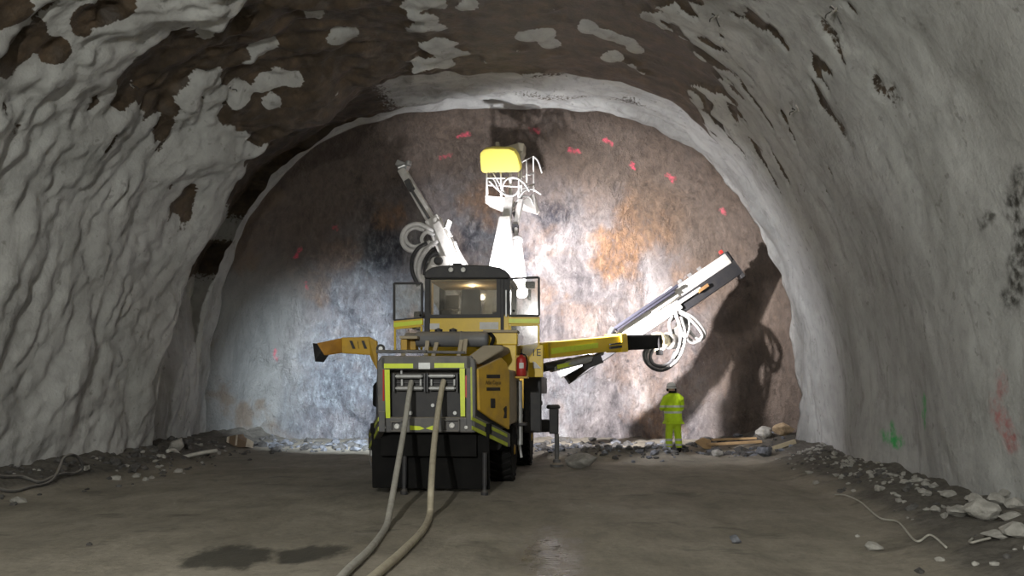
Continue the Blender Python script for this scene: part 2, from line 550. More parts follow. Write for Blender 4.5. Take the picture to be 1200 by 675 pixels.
def face_mat():
    m, nt, bs = newmat('blasted_rock')
    g = N(nt, 'ShaderNodeNewGeometry'); pos = g.outputs['Position']
    st = mapping(nt, pos, (1.0, 1.0, .5), (0, .25, 0))
    n1 = tex_noise(nt, pos, .30, 4, .6, .4); n2 = tex_noise(nt, st, 1.1, 6, .68, .6); n3 = tex_noise(nt, mapping(nt, pos, (1.5, 1.5, .7)), 3.6, 6, .72, .3)
    n4 = tex_noise(nt, mapping(nt, pos, (1, 1, 1), (0, 0, 0), (9, 2, 5)), .36, 5, .62, .5)
    n6 = tex_noise(nt, mapping(nt, pos, (1, 1, .8), (0, 0, 0), (3, 8, 1)), .8, 5, .65, .6)
    base = ramp(nt, n2, [(.30, (.10, .092, .10)), (.44, (.23, .21, .215)), (.55, (.34, .31, .31)), (.68, (.55, .52, .52))])
    blue = ramp(nt, n3, [(.3, (.065, .08, .11)), (.46, (.18, .21, .25)), (.56, (.28, .32, .36)), (.68, (.52, .57, .61))])
    rust = ramp(nt, n3, [(.3, (.12, .055, .025)), (.5, (.33, .17, .075)), (.7, (.55, .34, .19))])
    sx = N(nt, 'ShaderNodeSeparateXYZ'); L(nt, pos, sx.inputs[0])
    gx = N(nt, 'ShaderNodeMapRange'); L(nt, sx.outputs[0], gx.inputs[0])
    gx.inputs[1].default_value = -6; gx.inputs[2].default_value = 6; gx.inputs[3].default_value = .13; gx.inputs[4].default_value = -.12
    fb = ramp(nt, math_(nt, 'ADD', n1, gx.outputs[0]), [(.49, 0.0), (.58, .85)])
    fr = ramp(nt, math_(nt, 'SUBTRACT', n4, math_(nt, 'MULTIPLY', gx.outputs[0], .35)), [(.53, 0.0), (.62, .9)])
    def zones(lst, wob=.9):
        nn = N(nt, 'ShaderNodeTexNoise'); nn.inputs['Scale'].default_value = 1.3; nn.inputs['Detail'].default_value = 5; L(nt, pos, nn.inputs['Vector'])
        ma = N(nt, 'ShaderNodeVectorMath', operation='MULTIPLY_ADD'); L(nt, nn.outputs['Color'], ma.inputs[0]); ma.inputs[1].default_value = (wob * 2,) * 3; ma.inputs[2].default_value = (-wob,) * 3
        ad = N(nt, 'ShaderNodeVectorMath', operation='ADD'); L(nt, pos, ad.inputs[0]); L(nt, ma.outputs[0], ad.inputs[1])
        f = None
        for (px, py, r, k) in lst:
            p = hit(px, py)[0]
            d = N(nt, 'ShaderNodeVectorMath', operation='DISTANCE'); L(nt, ad.outputs[0], d.inputs[0]); d.inputs[1].default_value = p
            mr = N(nt, 'ShaderNodeMapRange', interpolation_type='SMOOTHSTEP'); L(nt, d.outputs['Value'], mr.inputs[0])
            mr.inputs[1].default_value = r; mr.inputs[2].default_value = r * .45; mr.inputs[3].default_value = 0; mr.inputs[4].default_value = k
            f = mr.outputs[0] if f is None else math_(nt, 'MAXIMUM', f, mr.outputs[0])
        return f
    fb = math_(nt, 'MULTIPLY', fb, .55)
    fr = math_(nt, 'MULTIPLY', fr, .30)
    zr = zones([(770, 255, 1.6, .95), (725, 295, 1.3, .85), (570, 235, 1.1, .8), (455, 252, .7, .75), (485, 385, .7, .6), (395, 300, 1.0, .45), (765, 500, 1.0, .6), (820, 330, 1.2, .55), (640, 345, .6, .4), (360, 330, .9, .5)])
    zb = zones([(400, 440, 2.2, .75), (440, 300, 1.3, .6), (480, 350, 1.4, .6), (350, 480, 1.6, .6), (670, 250, 1.1, .35), (650, 460, 1.6, .35)])
    zshade = zones([(455, 285, .9, .85), (648, 245, .9, .8), (548, 275, .8, .8), (520, 300, .8, .6), (430, 250, .6, .7), (610, 300, .7, .5)], .7)  # dark patches where boom shadows fall, painted into the rock colour
    fb = math_(nt, 'MAXIMUM', fb, zb); fr = math_(nt, 'MAXIMUM', fr, zr)
    spk = ramp(nt, n3, [(.34, .6), (.56, 1.0)])
    col = mixrgb(nt, math_(nt, 'MULTIPLY', fb, spk), base, blue)
    col = mixrgb(nt, math_(nt, 'MULTIPLY', fr, spk), col, rust)
    col = mixrgb(nt, math_(nt, 'MULTIPLY', zshade, ramp(nt, n3, [(.42, 1.0), (.62, .25)])), col, (.035, .04, .06))
    col = mixrgb(nt, ramp(nt, n6, [(.6, 0.0), (.7, .8)]), col, (.035, .038, .055))
    col = mixrgb(nt, ramp(nt, n6, [(.27, .75), (.36, 0.0)]), col, (.60, .58, .58))
    n5 = tex_noise(nt, mapping(nt, pos, (1.3, 1.3, .8)), 4.2, 7, .82, .4)
    col = mixrgb(nt, .75, col, ramp(nt, n5, [(.36, .42), (.50, .85), (.62, 1.0)]), 'MULTIPLY')
    col = mixrgb(nt, ramp(nt, n5, [(.60, 0.0), (.70, .65)]), col, (.70, .70, .70))
    # the smooth ring round the cut: brown scaled rock overhead and right, dusted with rebound low on the left
    ax = math_(nt, 'POWER', math_(nt, 'ABSOLUTE', math_(nt, 'DIVIDE', math_(nt, 'ADD', sx.outputs[0], .3), 8.5)), 2.75)
    az = math_(nt, 'POWER', math_(nt, 'ABSOLUTE', math_(nt, 'DIVIDE', sx.outputs[2], 10.1)), 2.75)
    rad = math_(nt, 'POWER', math_(nt, 'ADD', ax, az), .3636)
    rad = math_(nt, 'ADD', rad, math_(nt, 'MULTIPLY', math_(nt, 'SUBTRACT', n2, .5), .22))
    lf = N(nt, 'ShaderNodeMapRange', interpolation_type='SMOOTHSTEP'); L(nt, math_(nt, 'ADD', sx.outputs[0], math_(nt, 'MULTIPLY', n2, 1.6)), lf.inputs[0])
    lf.inputs[1].default_value = -2.6; lf.inputs[2].default_value = -5.6
    lz = N(nt, 'ShaderNodeMapRange', interpolation_type='SMOOTHSTEP'); L(nt, math_(nt, 'ADD', sx.outputs[2], math_(nt, 'MULTIPLY', n2, 1.5)), lz.inputs[0])
    lz.inputs[1].default_value = 7.2; lz.inputs[2].default_value = 4.6  # upper left of the ring goes brown: shade put into the colour
    lfz = math_(nt, 'MULTIPLY', lf.outputs[0], lz.outputs[0])
    ringc = mixrgb(nt, lfz, ramp(nt, n3, [(.3, (.062, .047, .036)), (.7, (.165, .125, .098))]), ramp(nt, n2, [(.3, (.15, .155, .15)), (.55, (.25, .255, .245)), (.75, (.33, .33, .32))]))
    ringc = mixrgb(nt, math_(nt, 'MULTIPLY', ramp(nt, n4, [(.55, 0.0), (.63, .7)]), lf.outputs[0]), ringc, (.17, .12, .075))
    ring = ramp(nt, rad, [(.70, 0.0), (.86, .92)])
    col = mixrgb(nt, ring, col, ringc)
    marks = [stroke((538, 161), (548, 157), .11, PINK), stroke((515, 185), (528, 181), .10, PINK, .6), stroke((668, 176), (677, 178), .11, PINK),
             stroke((709, 164), (716, 168), .10, PINK, .8), stroke((740, 192), (742, 196), .11, PINK), stroke((783, 205), (790, 211), .11, PINK),
             stroke((624, 152), (630, 154), .11, PINK, .7), stroke((845, 246), (849, 249), .12, PINK, .8), stroke((393, 266), (395, 268), .1, PINK, .6),
             stroke((322, 412), (324, 420), .1, PINK, .8), stroke((358, 333), (360, 337), .1, PINK, .6), stroke((345, 302), (352, 293), .11, PINK)]
    col = paint_marks(nt, pos, col, marks)
    L(nt, col, bs.inputs['Base Color'])
    L(nt, ramp(nt, n3, [(.3, .30), (.7, .62)]), bs.inputs['Roughness'])
    h = math_(nt, 'ADD', math_(nt, 'MULTIPLY', n3, .6), math_(nt, 'MULTIPLY', n2, .5))
    h = math_(nt, 'ADD', h, math_(nt, 'MULTIPLY', tex_noise(nt, pos, 11, 5, .75), .35))
    bump(nt, bs, h, 1.0, .34)
    return m

M_LIN = lining_mat()
M_FACE = face_mat()
ic0, ic1 = int(NC * .31), int(NC * .69)
patch('wall_left', 0, NR1 - 1, 0, ic0, M_LIN)
patch('ceiling', 0, NR1 - 1, ic0, ic1, M_LIN)
patch('wall_right', 0, NR1 - 1, ic1, NC, M_LIN)
patch('wall_front', NR1 - 1, len(rows) - 1, 0, NC, M_FACE)

# ------------------------------------------------------------------ floor
PIT = [(G(268, 653), 0.55, .62), (G(362, 647), .42, .55)]
WET = G(643, 648)
def floor_z(x, y):
    c = cen(y); wl = c - 7.75 if y < 18 else c - 8.2; wr = c + 7.6 if y < 18 else c + 8.0
    if y < 18: wr -= .55 * sst(13, 7, y)
    b = .05 * nz(x * .35, y * .3, 71.0) + .025 * nz(x * 1.1, y * .8, 72.0) + .012 * nz(x * 3, y * 2.6, 73.0)
    rough = nz(x * 1.6, y * 1.6, 74.0) * .5 + nz(x * 4, y * 4, 75.0) * .3
    bl = sst(1.7, 0, x - wl); br_ = sst(1.8, 0, wr - x)
    b += bl * (.42 + .25 * rough) + br_ * (.34 + .22 * rough)
    ff = sst(21.6, 24.6, y)
    b += ff * (.10 + .16 * rough)
    # muck ridge between the rig and the worker
    rd = sst(1.0, 0, abs(y - 19.6)) * sst(.2, 1.2, x) * sst(4.6, 3.8, x)
    b += rd * (.20 + .2 * rough)
    # shallow ruts
    for xr in (-2.6, -.4, 2.4, 4.4):
        b -= .03 * math.exp(-((x - xr - .04 * y - .2 * nz(y * .3, xr)) / .22) ** 2)
    return b

def grid_obj():
    xs = [-11 + .085 * i for i in range(int(22 / .085) + 1)]
    ys = [-9 + .4 * i for i in range(35)] + [5 + .085 * i for i in range(int(21.5 / .085) + 1)]
    vs = [(x, y, floor_z(x, y)) for y in ys for x in xs]
    C_ = len(xs)
    fs = [(j * C_ + i, j * C_ + i + 1, (j + 1) * C_ + i + 1, (j + 1) * C_ + i) for j in range(len(ys) - 1) for i in range(C_ - 1)]
    me = bpy.data.meshes.new('floor'); me.from_pydata(vs, [], fs)
    me.polygons.foreach_set('use_smooth', [True] * len(fs))
    return me

def floor_mat():
    m, nt, bs = newmat('packed_muck')
    g = N(nt, 'ShaderNodeNewGeometry'); pos = g.outputs['Position']
    n1 = tex_noise(nt, pos, .5, 5, .6); n2 = tex_noise(nt, mapping(nt, pos, (1.4, .7, 1)), 2.0, 6, .65); n3 = tex_noise(nt, pos, 12, 5, .65)
    col = ramp(nt, n1, [(.3, (.185, .166, .130)), (.5, (.245, .222, .178)), (.7, (.325, .295, .242))])
    col = mixrgb(nt, .6, col, ramp(nt, n2, [(.3, .55), (.55, 1.0)]), 'MULTIPLY')
    col = mixrgb(nt, .5, col, ramp(nt, n3, [(.3, .65), (.6, 1.0)]), 'MULTIPLY')
    sx = N(nt, 'ShaderNodeSeparateXYZ'); L(nt, pos, sx.inputs[0])
    # loose dark muck on the banks
    hz = ramp(nt, math_(nt, 'ADD', sx.outputs[2], math_(nt, 'MULTIPLY', math_(nt, 'SUBTRACT', n2, .5), .25)), [(.05, 0.0), (.17, 1.0)])
    col = mixrgb(nt, math_(nt, 'MULTIPLY', hz, .8), col, ramp(nt, n3, [(.3, (.030, .028, .025)), (.62, (.085, .08, .072))]))
    def blob(cx, cy, rx, ry, soft=.35):
        a = math_(nt, 'DIVIDE', math_(nt, 'SUBTRACT', sx.outputs[0], cx), rx)
        b = math_(nt, 'DIVIDE', math_(nt, 'SUBTRACT', sx.outputs[1], cy), ry)
        d = math_(nt, 'SQRT', math_(nt, 'ADD', math_(nt, 'MULTIPLY', a, a), math_(nt, 'MULTIPLY', b, b)))
        d = math_(nt, 'ADD', d, math_(nt, 'MULTIPLY', math_(nt, 'SUBTRACT', n2, .5), 1.6))
        return ramp(nt, d, [(1 - soft, 1.0), (1.0, 0.0)])
    rough = None
    damp = None
    for (p, rx, ry) in PIT:
        f = blob(p.x, p.y, rx, ry)
        damp = f if damp is None else math_(nt, 'MAXIMUM', damp, f)
    # other damp stains
    st = ramp(nt, tex_noise(nt, mapping(nt, pos, (.8, 1.5, 1), (0, 0, 0), (4, 1, 0)), .9, 5, .6), [(.60, 0.0), (.68, .55)])
    damp = math_(nt, 'MAXIMUM', damp, st)
    col = mixrgb(nt, math_(nt, 'MULTIPLY', damp, .82), col, (.030, .028, .022))
    wet = blob(WET.x, WET.y, .50, 2.0, .85)
    wet2 = blob(G(420, 628).x, G(420, 628).y, .35, .6, .5)
    col = mixrgb(nt, math_(nt, 'MULTIPLY', wet, .6), col, (.06, .055, .045))
    L(nt, col, bs.inputs['Base Color'])
    brk = ramp(nt, tex_noise(nt, mapping(nt, pos, (1.0, 1.6, 1), (0, 0, .35)), 4.5, 6, .75), [(.35, 0.0), (.44, 1.0)])
    wet = math_(nt, 'MULTIPLY', wet, brk)
    r0 = math_(nt, 'SUBTRACT', .85, math_(nt, 'MULTIPLY', wet, .79))
    r0 = math_(nt, 'SUBTRACT', r0, math_(nt, 'MULTIPLY', wet2, .25))
    L(nt, r0, bs.inputs['Roughness'])
    L(nt, math_(nt, 'ADD', .35, math_(nt, 'MULTIPLY', wet, .6)), bs.inputs['Specular IOR Level'])
    rip = tex_noise(nt, mapping(nt, pos, (1.0, 2.2, 1)), 9, 3, .6)
    h = math_(nt, 'ADD', math_(nt, 'MULTIPLY', n2, .35), math_(nt, 'MULTIPLY', n3, .30))
    h = math_(nt, 'ADD', h, math_(nt, 'MULTIPLY', rip, .3))
    h = math_(nt, 'MULTIPLY', h, math_(nt, 'SUBTRACT', 1.0, math_(nt, 'MULTIPLY', wet, .30)))
    bump(nt, bs, h, .55, .07)
    return m
M_FLOOR = floor_mat()
fm = grid_obj(); fm.materials.append(M_FLOOR)
FLOOR = tag(link(bpy.data.objects.new('floor', fm)), kind='structure')
def back_wall():
    # the drive continues behind; a dark bulkhead far back closes the shell
    pass

# ------------------------------------------------------------------ lights
def spot(name, loc, target, energy, angle, blend=.3, col=(1, 1, 1), size=.08):
    l = bpy.data.lights.new(name, 'SPOT'); l.energy = energy; l.spot_size = math.radians(angle); l.spot_blend = blend
    l.color = col; l.shadow_soft_size = size
    o = bpy.data.objects.new(name, l); o.location = loc
    o.rotation_euler = (Vector(target) - Vector(loc)).to_track_quat('-Z', 'Y').to_euler()
    return link(o)
def point(name, loc, energy, col=(1, 1, 1), size=.1):
    l = bpy.data.lights.new(name, 'POINT'); l.energy = energy; l.color = col; l.shadow_soft_size = size
    o = bpy.data.objects.new(name, l); o.location = loc
    return link(o)

KEYW, FILLW = 3300, 1150
WARM = (1.0, .99, .93)
point('tunnel_lamp', (-2.4, -2.0, 4.6), KEYW, WARM, .07)
point('rear_fill_light', (-3.2, -6.5, 5.0), FILLW, WARM, .4)  # unseen lamp added behind the viewer as soft fill
spot('work_light_right', (.40, 17.35, 3.95), (3.2, 25.3, 4.1), 16000, 92, 1.0, (1.0, .955, .95), .10)
spot('work_light_wide', (0.40, 17.35, 3.95), (4.2, 24.0, 4.2), 1100, 150, .6, (.95, .94, 1.0), .10)
spot('work_light_top', (-.75, 17.78, 4.2), (.1, 22.8, 6.9), 2900, 80, .9, (.98, .97, 1.0), .08)
spot('work_light_left', (-2.05, 17.5, 3.3), (-4.5, 24.6, 1.5), 8500, 68, 1.0, (.80, .90, 1.0), .10)

spot('boom_fill_light', (3.85, 20.62, 2.62), (7.0, 24.6, 3.4), 800, 110, .9, (1.0, .95, .93), .06)  # added to lighten the dark rock right of the feed
point('cab_fill_light', (-.85, 16.7, 3.80), 16, (1.0, .82, .55), .06)  # added to brighten the cab window from inside

w = bpy.data.worlds.new('world'); SC.world = w; w.use_nodes = True
w.node_tree.nodes['Background'].inputs[0].default_value = (.5, .52, .5, 1)
w.node_tree.nodes['Background'].inputs[1].default_value = .015
SC.view_settings.view_transform = 'Standard'
SC.view_settings.look = 'None'
SC.view_settings.exposure = 0
SC.view_settings.gamma = 1
SC.view_settings.use_curve_mapping = False
# ------------------------------------------------------------------ rig materials
YEL = simple('yellow_paint', (.70, .48, .006), .42, 0, .30, (.36, .22, .02), 2.5, .5)
YELD = simple('dusty_yellow_paint', (.54, .33, .03), .55, 0, .65, (.26, .17, .06), 3.0, .6)
ORG = simple('ochre_paint', (.48, .24, .035), .5, 0, .6, (.20, .10, .03), 2.2, .3)
GRY = simple('dusty_grey_steel', (.085, .085, .088), .6, 0, .7, (.17, .155, .13), 4, .8)
DRK = simple('dark_steel', (.022, .022, .025), .6, 0, .5, (.05, .045, .04), 5, .45, (.16, .14, .11))
SLT = simple('slate_steel', (.075, .077, .085), .55, .0, .6, (.09, .085, .075), 4, .5)
BLK = simple('black_rubber', (.006, .006, .006), .9, 0, .5, (.014, .013, .012), 6, .2, (.06, .055, .05))
BLK.node_tree.nodes['Principled BSDF'].inputs['Specular IOR Level'].default_value = .2
TAN = simple('dust_coated_metal', (.40, .34, .24), .85, 0, .5, (.26, .22, .15), 3, .7, (.46, .40, .30))
WHT = simple('floodlit_white', (.62, .60, .57), .7, 0, .55, (.36, .33, .30), 7, 0)  # overexposed look of booms and basket put into a white colour
GAL = simple('galvanised_steel', (.42, .43, .43), .38, .45, .5, (.22, .21, .19), 8, .3)
LIME = simple('lime_reflective_tape', (.62, .74, .02), .4, 0, .25, (.35, .38, .05), 9)
LIMED = simple('dusty_lime_tape', (.40, .46, .04), .5, 0, .5, (.16, .17, .06), 9)
RED = simple('red_paint', (.42, .025, .02), .4, 0, .5, (.16, .03, .02), 6)
WLAB = simple('white_label', (.62, .62, .60), .6, 0, .3, (.3, .3, .3), 8)
BLKP = simple('black_print', (.015, .013, .012), .5, 0, .2)
ORP = simple('brown_print', (.16, .10, .02), .5, 0, .2)
HOSE = simple('grey_hydraulic_hose', (.40, .39, .38), .6, 0, .5, (.25, .24, .22), 8)
HOSE_LIT = simple('lit_hydraulic_hose', (.66, .65, .64), .6, 0, .5, (.38, .37, .36), 8)  # paler copy of the hose grey: lamp light put into the colour
HOSED = simple('dark_hydraulic_hose', (.035, .035, .038), .5, 0, .5, (.10, .10, .10), 8)
HEAD = simple('tan_headliner', (.40, .31, .19), .8, 0, .3)
SEATM = simple('grey_seat_fabric', (.20, .20, .21), .9, 0, .3)
REDL = simple('red_lens', (.45, .02, .01), .25, 0, .2)
LENS = simple('white_lens', (.75, .75, .72), .2, 0, .2)
LAMP = emit('lit_work_lamp', (1, .97, .92), 18)
def glass_mat():
    m, nt, bs = newmat('cab_glass')
    nt.nodes.remove(bs)
    out = [n for n in nt.nodes if n.type == 'OUTPUT_MATERIAL'][0]
    tr = N(nt, 'ShaderNodeBsdfTransparent'); tr.inputs[0].default_value = (.90, .91, .90, 1)
    gl = N(nt, 'ShaderNodeBsdfGlossy'); gl.inputs['Roughness'].default_value = .08
    gl.inputs['Color'].default_value = (.9, .9, .9, 1)
    df = N(nt, 'ShaderNodeBsdfDiffuse'); df.inputs[0].default_value = (.45, .42, .36, 1)
    fr = N(nt, 'ShaderNodeFresnel'); fr.inputs[0].default_value = 1.45
    tc = N(nt, 'ShaderNodeTexCoord')
    dust = ramp(nt, tex_noise(nt, tc.outputs['Object'], 3, 5, .6), [(.35, .03), (.7, .20)])
    a = N(nt, 'ShaderNodeMixShader'); L(nt, dust, a.inputs[0]); L(nt, tr.outputs[0], a.inputs[1]); L(nt, df.outputs[0], a.inputs[2])
    b = N(nt, 'ShaderNodeMixShader'); L(nt, fr.outputs[0], b.inputs[0]); L(nt, a.outputs[0], b.inputs[1]); L(nt, gl.outputs[0], b.inputs[2])
    L(nt, b.outputs[0], out.inputs[0])
    return m
GLS = glass_mat()

# ------------------------------------------------------------------ rig frame of reference
YAW = math.radians(6)
ORIG = Vector((-1.38, 12.75, 0))
rig = empty('drilling_rig', ORIG, -YAW)
tag(rig, 'dusty yellow tunnel drilling rig with three booms raised to the rock face', 'drilling rig')
FWD = Vector((math.sin(YAW), math.cos(YAW), 0)); RGT = Vector((math.cos(YAW), -math.sin(YAW), 0))
def loc(p):
    d = Vector(p) - ORIG
    return Vector((d.dot(RGT), d.dot(FWD), d.z))
def ldir(d): return Vector((d.dot(RGT), d.dot(FWD), d.z))
CL = loc(CAM)
def P(px, py, ly):
    "measured point on the rig's cross plane at ly metres from its tail"
    d = ldir(ray(px, py)); t = (ly - CL.y) / d.y
    return CL + d * t
def PPl(px, py, a, b, off=0.0):
    "measured point on the upright plane through plan points a and b"
    a, b = Vector(a), Vector(b); e = (b - a).normalized(); n = Vector((e.y, -e.x, 0))
    q = Vector((a.x, a.y, 0)) + n * off
    d = ldir(ray(px, py)); t = (q - CL).dot(n) / d.dot(n)
    return CL + d * t
def PX(px, py, lx):
    "measured point on the lengthwise plane at lx"
    d = ldir(ray(px, py)); t = (lx - CL.x) / d.x
    return CL + d * t
def WL(px, py, Y): return loc(W(px, py, Y))
def rect(px0, py0, px1, py1, ly): return [P(px0, py0, ly), P(px1, py0, ly), P(px1, py1, ly), P(px0, py1, ly)]
def slab(mb, px0, py0, px1, py1, ly, depth): return mb.prism(rect(px0, py0, px1, py1, ly), (0, depth, 0))
def poly(mb, pts, ly, depth): return mb.prism([P(a, b, ly) for a, b in pts], (0, depth, 0))

def text_part(name, body, mat, parent, origin, ex, ey, size, extrude=.004, align='CENTER'):
    "lettering as mesh: ex = reading direction, ey = up direction of the letters"
    cu = bpy.data.curves.new(name, 'FONT'); cu.body = body; cu.size = size; cu.extrude = extrude
    cu.align_x = align; cu.align_y = 'CENTER'
    tmp = bpy.data.objects.new('tmp_text', cu); COL.objects.link(tmp)
    bpy.context.view_layer.update()
    me = bpy.data.meshes.new_from_object(tmp.evaluated_get(bpy.context.evaluated_depsgraph_get()))
    bpy.data.objects.remove(tmp)
    ex, ey = Vector(ex).normalized(), Vector(ey); ey = (ey - ex * ey.dot(ex)).normalized(); ez = ex.cross(ey)
    M = Matrix((ex, ey, ez)).transposed().to_4x4(); M.translation = Vector(origin)
    me.transform(M)
    me.materials.clear(); me.materials.append(mat); me.name = name
    return link(bpy.data.objects.new(name, me), parent)

# ---- chassis and tail
ch = MB()
ch.box2((-1.02, 1.25, .62), (1.02, 7.2, 1.22))
ch.box2((-.85, .5, .48), (.85, 1.3, 1.15))
ch.box2((-.70, 7.0, .55), (.70, 8.1, 1.5))
CH = ch.build('chassis', DRK, rig, .03)
ap = MB()
ap.prism([(-.98, .30, 1.02), (.98, .30, 1.02), (.98, .42, .06), (-.98, .42, .06)], (0, .06, 0))
ap.box2((-1.0, .3, .95), (1.0, .9, 1.12))
tag(ap.build('rear_apron', BLK, rig, .015), 'black rubber apron under the tail')

g = MB()
YB = -.02
poly(g, [(441.5, 424), (446, 418.5), (452, 417), (452, 507), (442.5, 507)], YB, .16)
poly(g, [(545.5, 417), (550, 417), (555.5, 421), (557, 426), (557, 507), (545.5, 507)], YB, .16)
slab(g, 446, 417, 553, 433, YB, .16)
slab(g, 443, 489, 557, 507, YB + .005, .30)
RG = g.build('rear_guard', GRY, rig, .022)
def stripe(parent, pts, ly=None, plane=None, mat=LIME, th=.012):
    m = MB()
    if plane is None: q = [P(a, b, ly) for a, b in pts]; e = (0, th, 0)
    else:
        q = [PPl(a, b, plane[0], plane[1]) for a, b in pts]
        ed = (Vector(plane[1]) - Vector(plane[0])).normalized(); e = Vector((-ed.y, ed.x, 0)) * th
    m.prism(q, e)
    return m.build('reflective_strip', mat, parent)
YS = YB - .006
stripe(RG, [(450, 426), (484, 426), (484, 431.5), (450, 431.5)], YS)
stripe(RG, [(509, 425.5), (544, 425.5), (544, 431), (509, 431)], YS)
stripe(RG, [(450.6, 433), (456.5, 433), (457.2, 490), (452, 490)], YS)
stripe(RG, [(538.6, 431.5), (544.6, 431.5), (545, 488), (539.8, 488)], YS)
m = MB(); slab(m, 490.5, 425, 504, 432.5, YB - .008, .01); npl = m.build('nameplate', GAL, RG)
m = MB()
for k in range(3): slab(m, 492.5, 426.6 + 2 * k, 502, 427.5 + 2 * k, YB - .010, .004)
m.build('plate_print', BLKP, npl) if False else None
m = MB(); slab(m, 448.5, 433, 450.4, 470, YS, .01); m.build('red_reflector', REDL, RG)
m = MB(); slab(m, 545.2, 440, 547, 466, YS, .01); m.build('red_reflector', REDL, RG)
# chevron reflectors low on the guard
stripe(RG, [(480.5, 498.5), (492, 499.5), (497.5, 502.2), (492, 504), (480.5, 504)], YB - .004)
stripe(RG, [(513.5, 498.0), (506, 499), (498.5, 502.0), (506, 504), (513.5, 504)], YB - .004)
for (a, b, c, d_) in ((457, 493.5, 471, 506), (518.5, 491.5, 538.5, 506)):
    m = MB()
    slab(m, a, b, c, b + 1.8, YB - .06, .10); slab(m, a, d_ - 1.8, c, d_, YB - .06, .10)
    slab(m, a, b, a + 1.8, d_, YB - .06, .10); slab(m, c - 1.8, b, c, d_, YB - .06, .10)
    hb = m.build('lamp_housing', GRY, RG, .006)
    p = P((a + c) / 2 + .8, (b + d_) / 2, YB - .03)
    m = MB().lathe([(.0, 0), (.035, .0), (.045, .012), (.045, .05)], p, (0, 1, 0), 18)
    m.build('lamp_lens', LENS, hb, smooth=True)
for px in (449.5, 546):
    m = MB().lathe([(0, 0), (.022, 0), (.03, .01), (.03, .04)], P(px, 501, YB - .03), (0, 1, 0), 14); m.build('lamp_lens', LENS, RG, smooth=True)

# ---- cable compartment with guide rollers
c = MB()
slab(c, 448, 428, 552, 512, .62, .05)
c.box2((-.70, .1, 1.02), (-.64, .64, 2.03)); c.box2((.64, .1, 1.02), (.70, .64, 2.03))
CC = c.build('cable_compartment', DRK, rig, .008)
m = MB()
slab(m, 478, 458, 516, 492, .22, .2)
slab(m, 453, 470, 475, 492, .18, .25); slab(m, 519, 463, 537, 491, .18, .25)
slab(m, 452, 478, 540, 493, .35, .15)
m.build('valve_block', SLT, CC, .02)
for px, py in ((481, 484), (507, 475), (533, 484)):
    MB().lathe([(0, 0), (.03, 0), (.03, .05), (.018, .05), (.018, .1)], P(px, py, .12), (0, 1, 0), 12).build('hose_coupling', GAL, CC, smooth=False)
m = MB().cyl(P(495, 482.5, .2), P(495, 482.5, .23), .02); m.build('key_hole', BLKP, CC)
for (x0, x1, yy) in ((463, 495.5, 441), (463.5, 496.5, 455), (502, 533, 440.5), (502.5, 534, 455)):
    a, b = P(x0, yy, .05), P(x1, yy, .05)
    d = (b - a).normalized()
    MB().lathe([(.0, 0), (.020, 0), (.020, .015), (.036, .02), (.036, (b - a).length - .02), (.020, (b - a).length - .015), (0.02, (b - a).length)], a, d, 18).build('guide_roller', GAL, CC)
m = MB()
for (x0, x1) in ((461.5, 497.5), (500.5, 535.5)):
    for x in (x0, x1):
        slab(m, x - .8, 437.5, x + .8, 459, .0, .12)
    for yy in (448.5,):
        slab(m, x0, yy - .6, x1, yy + .6, .12, .02)
m.build('roller_bracket', SLT, CC, .004)
for px in (471, 493, 505.5, 532.5):
    MB().cyl(P(px, 444.5, .075), P(px, 452, .075), .022, 12).build('guide_roller', GAL, CC)
MB().cyl(P(470.5, 433, .12), P(470.5, 440, .12), .022, 10).build('hanger', GAL, CC)

# ---- chamfered corner bumpers with lime stripes
RA, RB = (.80, .02), (1.27, 1.15)
LA, LB = (-.80, .02), (-1.27, 1.15)
m = MB()
def onpl(pl, pts, th=.10):
    q = [PPl(a, b, pl[0], pl[1]) for a, b in pts]
    ed = (Vector(pl[1]) - Vector(pl[0])).normalized(); n = Vector((-ed.y, ed.x, 0))
    if n.y < 0: n = -n
    return q, n * th
q, e = onpl((RA, RB), [(555, 486), (598, 508), (598, 524), (555, 502)]); m.prism(q, e)
CRN = m.build('corner_bumper', GRY, rig, .012)
stripe(CRN, [(553.5, 488.5), (594.5, 508.5), (594.5, 512.5), (553.5, 492.5)], plane=(Vector(RA) + Vector((.01, -.01)), Vector(RB) + Vector((.01, -.01))), mat=LIMED)
stripe(CRN, [(553.5, 499), (595, 519), (595, 523.5), (553.5, 503.5)], plane=(Vector(RA) + Vector((.01, -.01)), Vector(RB) + Vector((.01, -.01))), mat=LIMED)
stripe(CRN, [(551.2, 430), (553.2, 430), (553.8, 492), (551.8, 492)], YS, mat=LIMED)
m = MB()
q, e = onpl((LA, LB), [(444, 482), (444, 506), (431.5, 528), (431.5, 505)]); m.prism(q, e)
CLN = m.build('corner_bumper', GRY, rig, .012)
for (pts) in ([(443, 489), (443, 493.5), (432.5, 513), (432.5, 508.5)], [(443, 500), (443, 505), (432.5, 526), (432.5, 521.5)]):
    stripe(CLN, pts, plane=(Vector(LB) + Vector((-.01, -.01)), Vector(LA) + Vector((-.01, -.01))), mat=LIMED)

# ---- engine body, hood and right side cover
b = MB()
b.prism([(-1.16, 1.2, 1.0), (-.80, .16, 1.0), (.80, .16, 1.0), (1.16, 1.2, 1.0), (1.16, 3.0, 1.0), (-1.16, 3.0, 1.0)], (0, 0, .95))
EB = b.build('engine_body', DRK, rig, .03)
m = MB(); m.box2((-.72, .30, 1.95), (.78, 2.6, 2.02)); m.build('engine_deck', GRY, EB, .02)
m = MB()  # cross rails on the deck
a, b_ = P(441, 412, .9), P(500, 412, .9)
m.beam(a, b_, .07, .06); m.beam(P(500, 412.5, .9), P(545, 413, .9), .05, .05)
m.build('deck_rail', GRY, EB, .012)
m = MB()
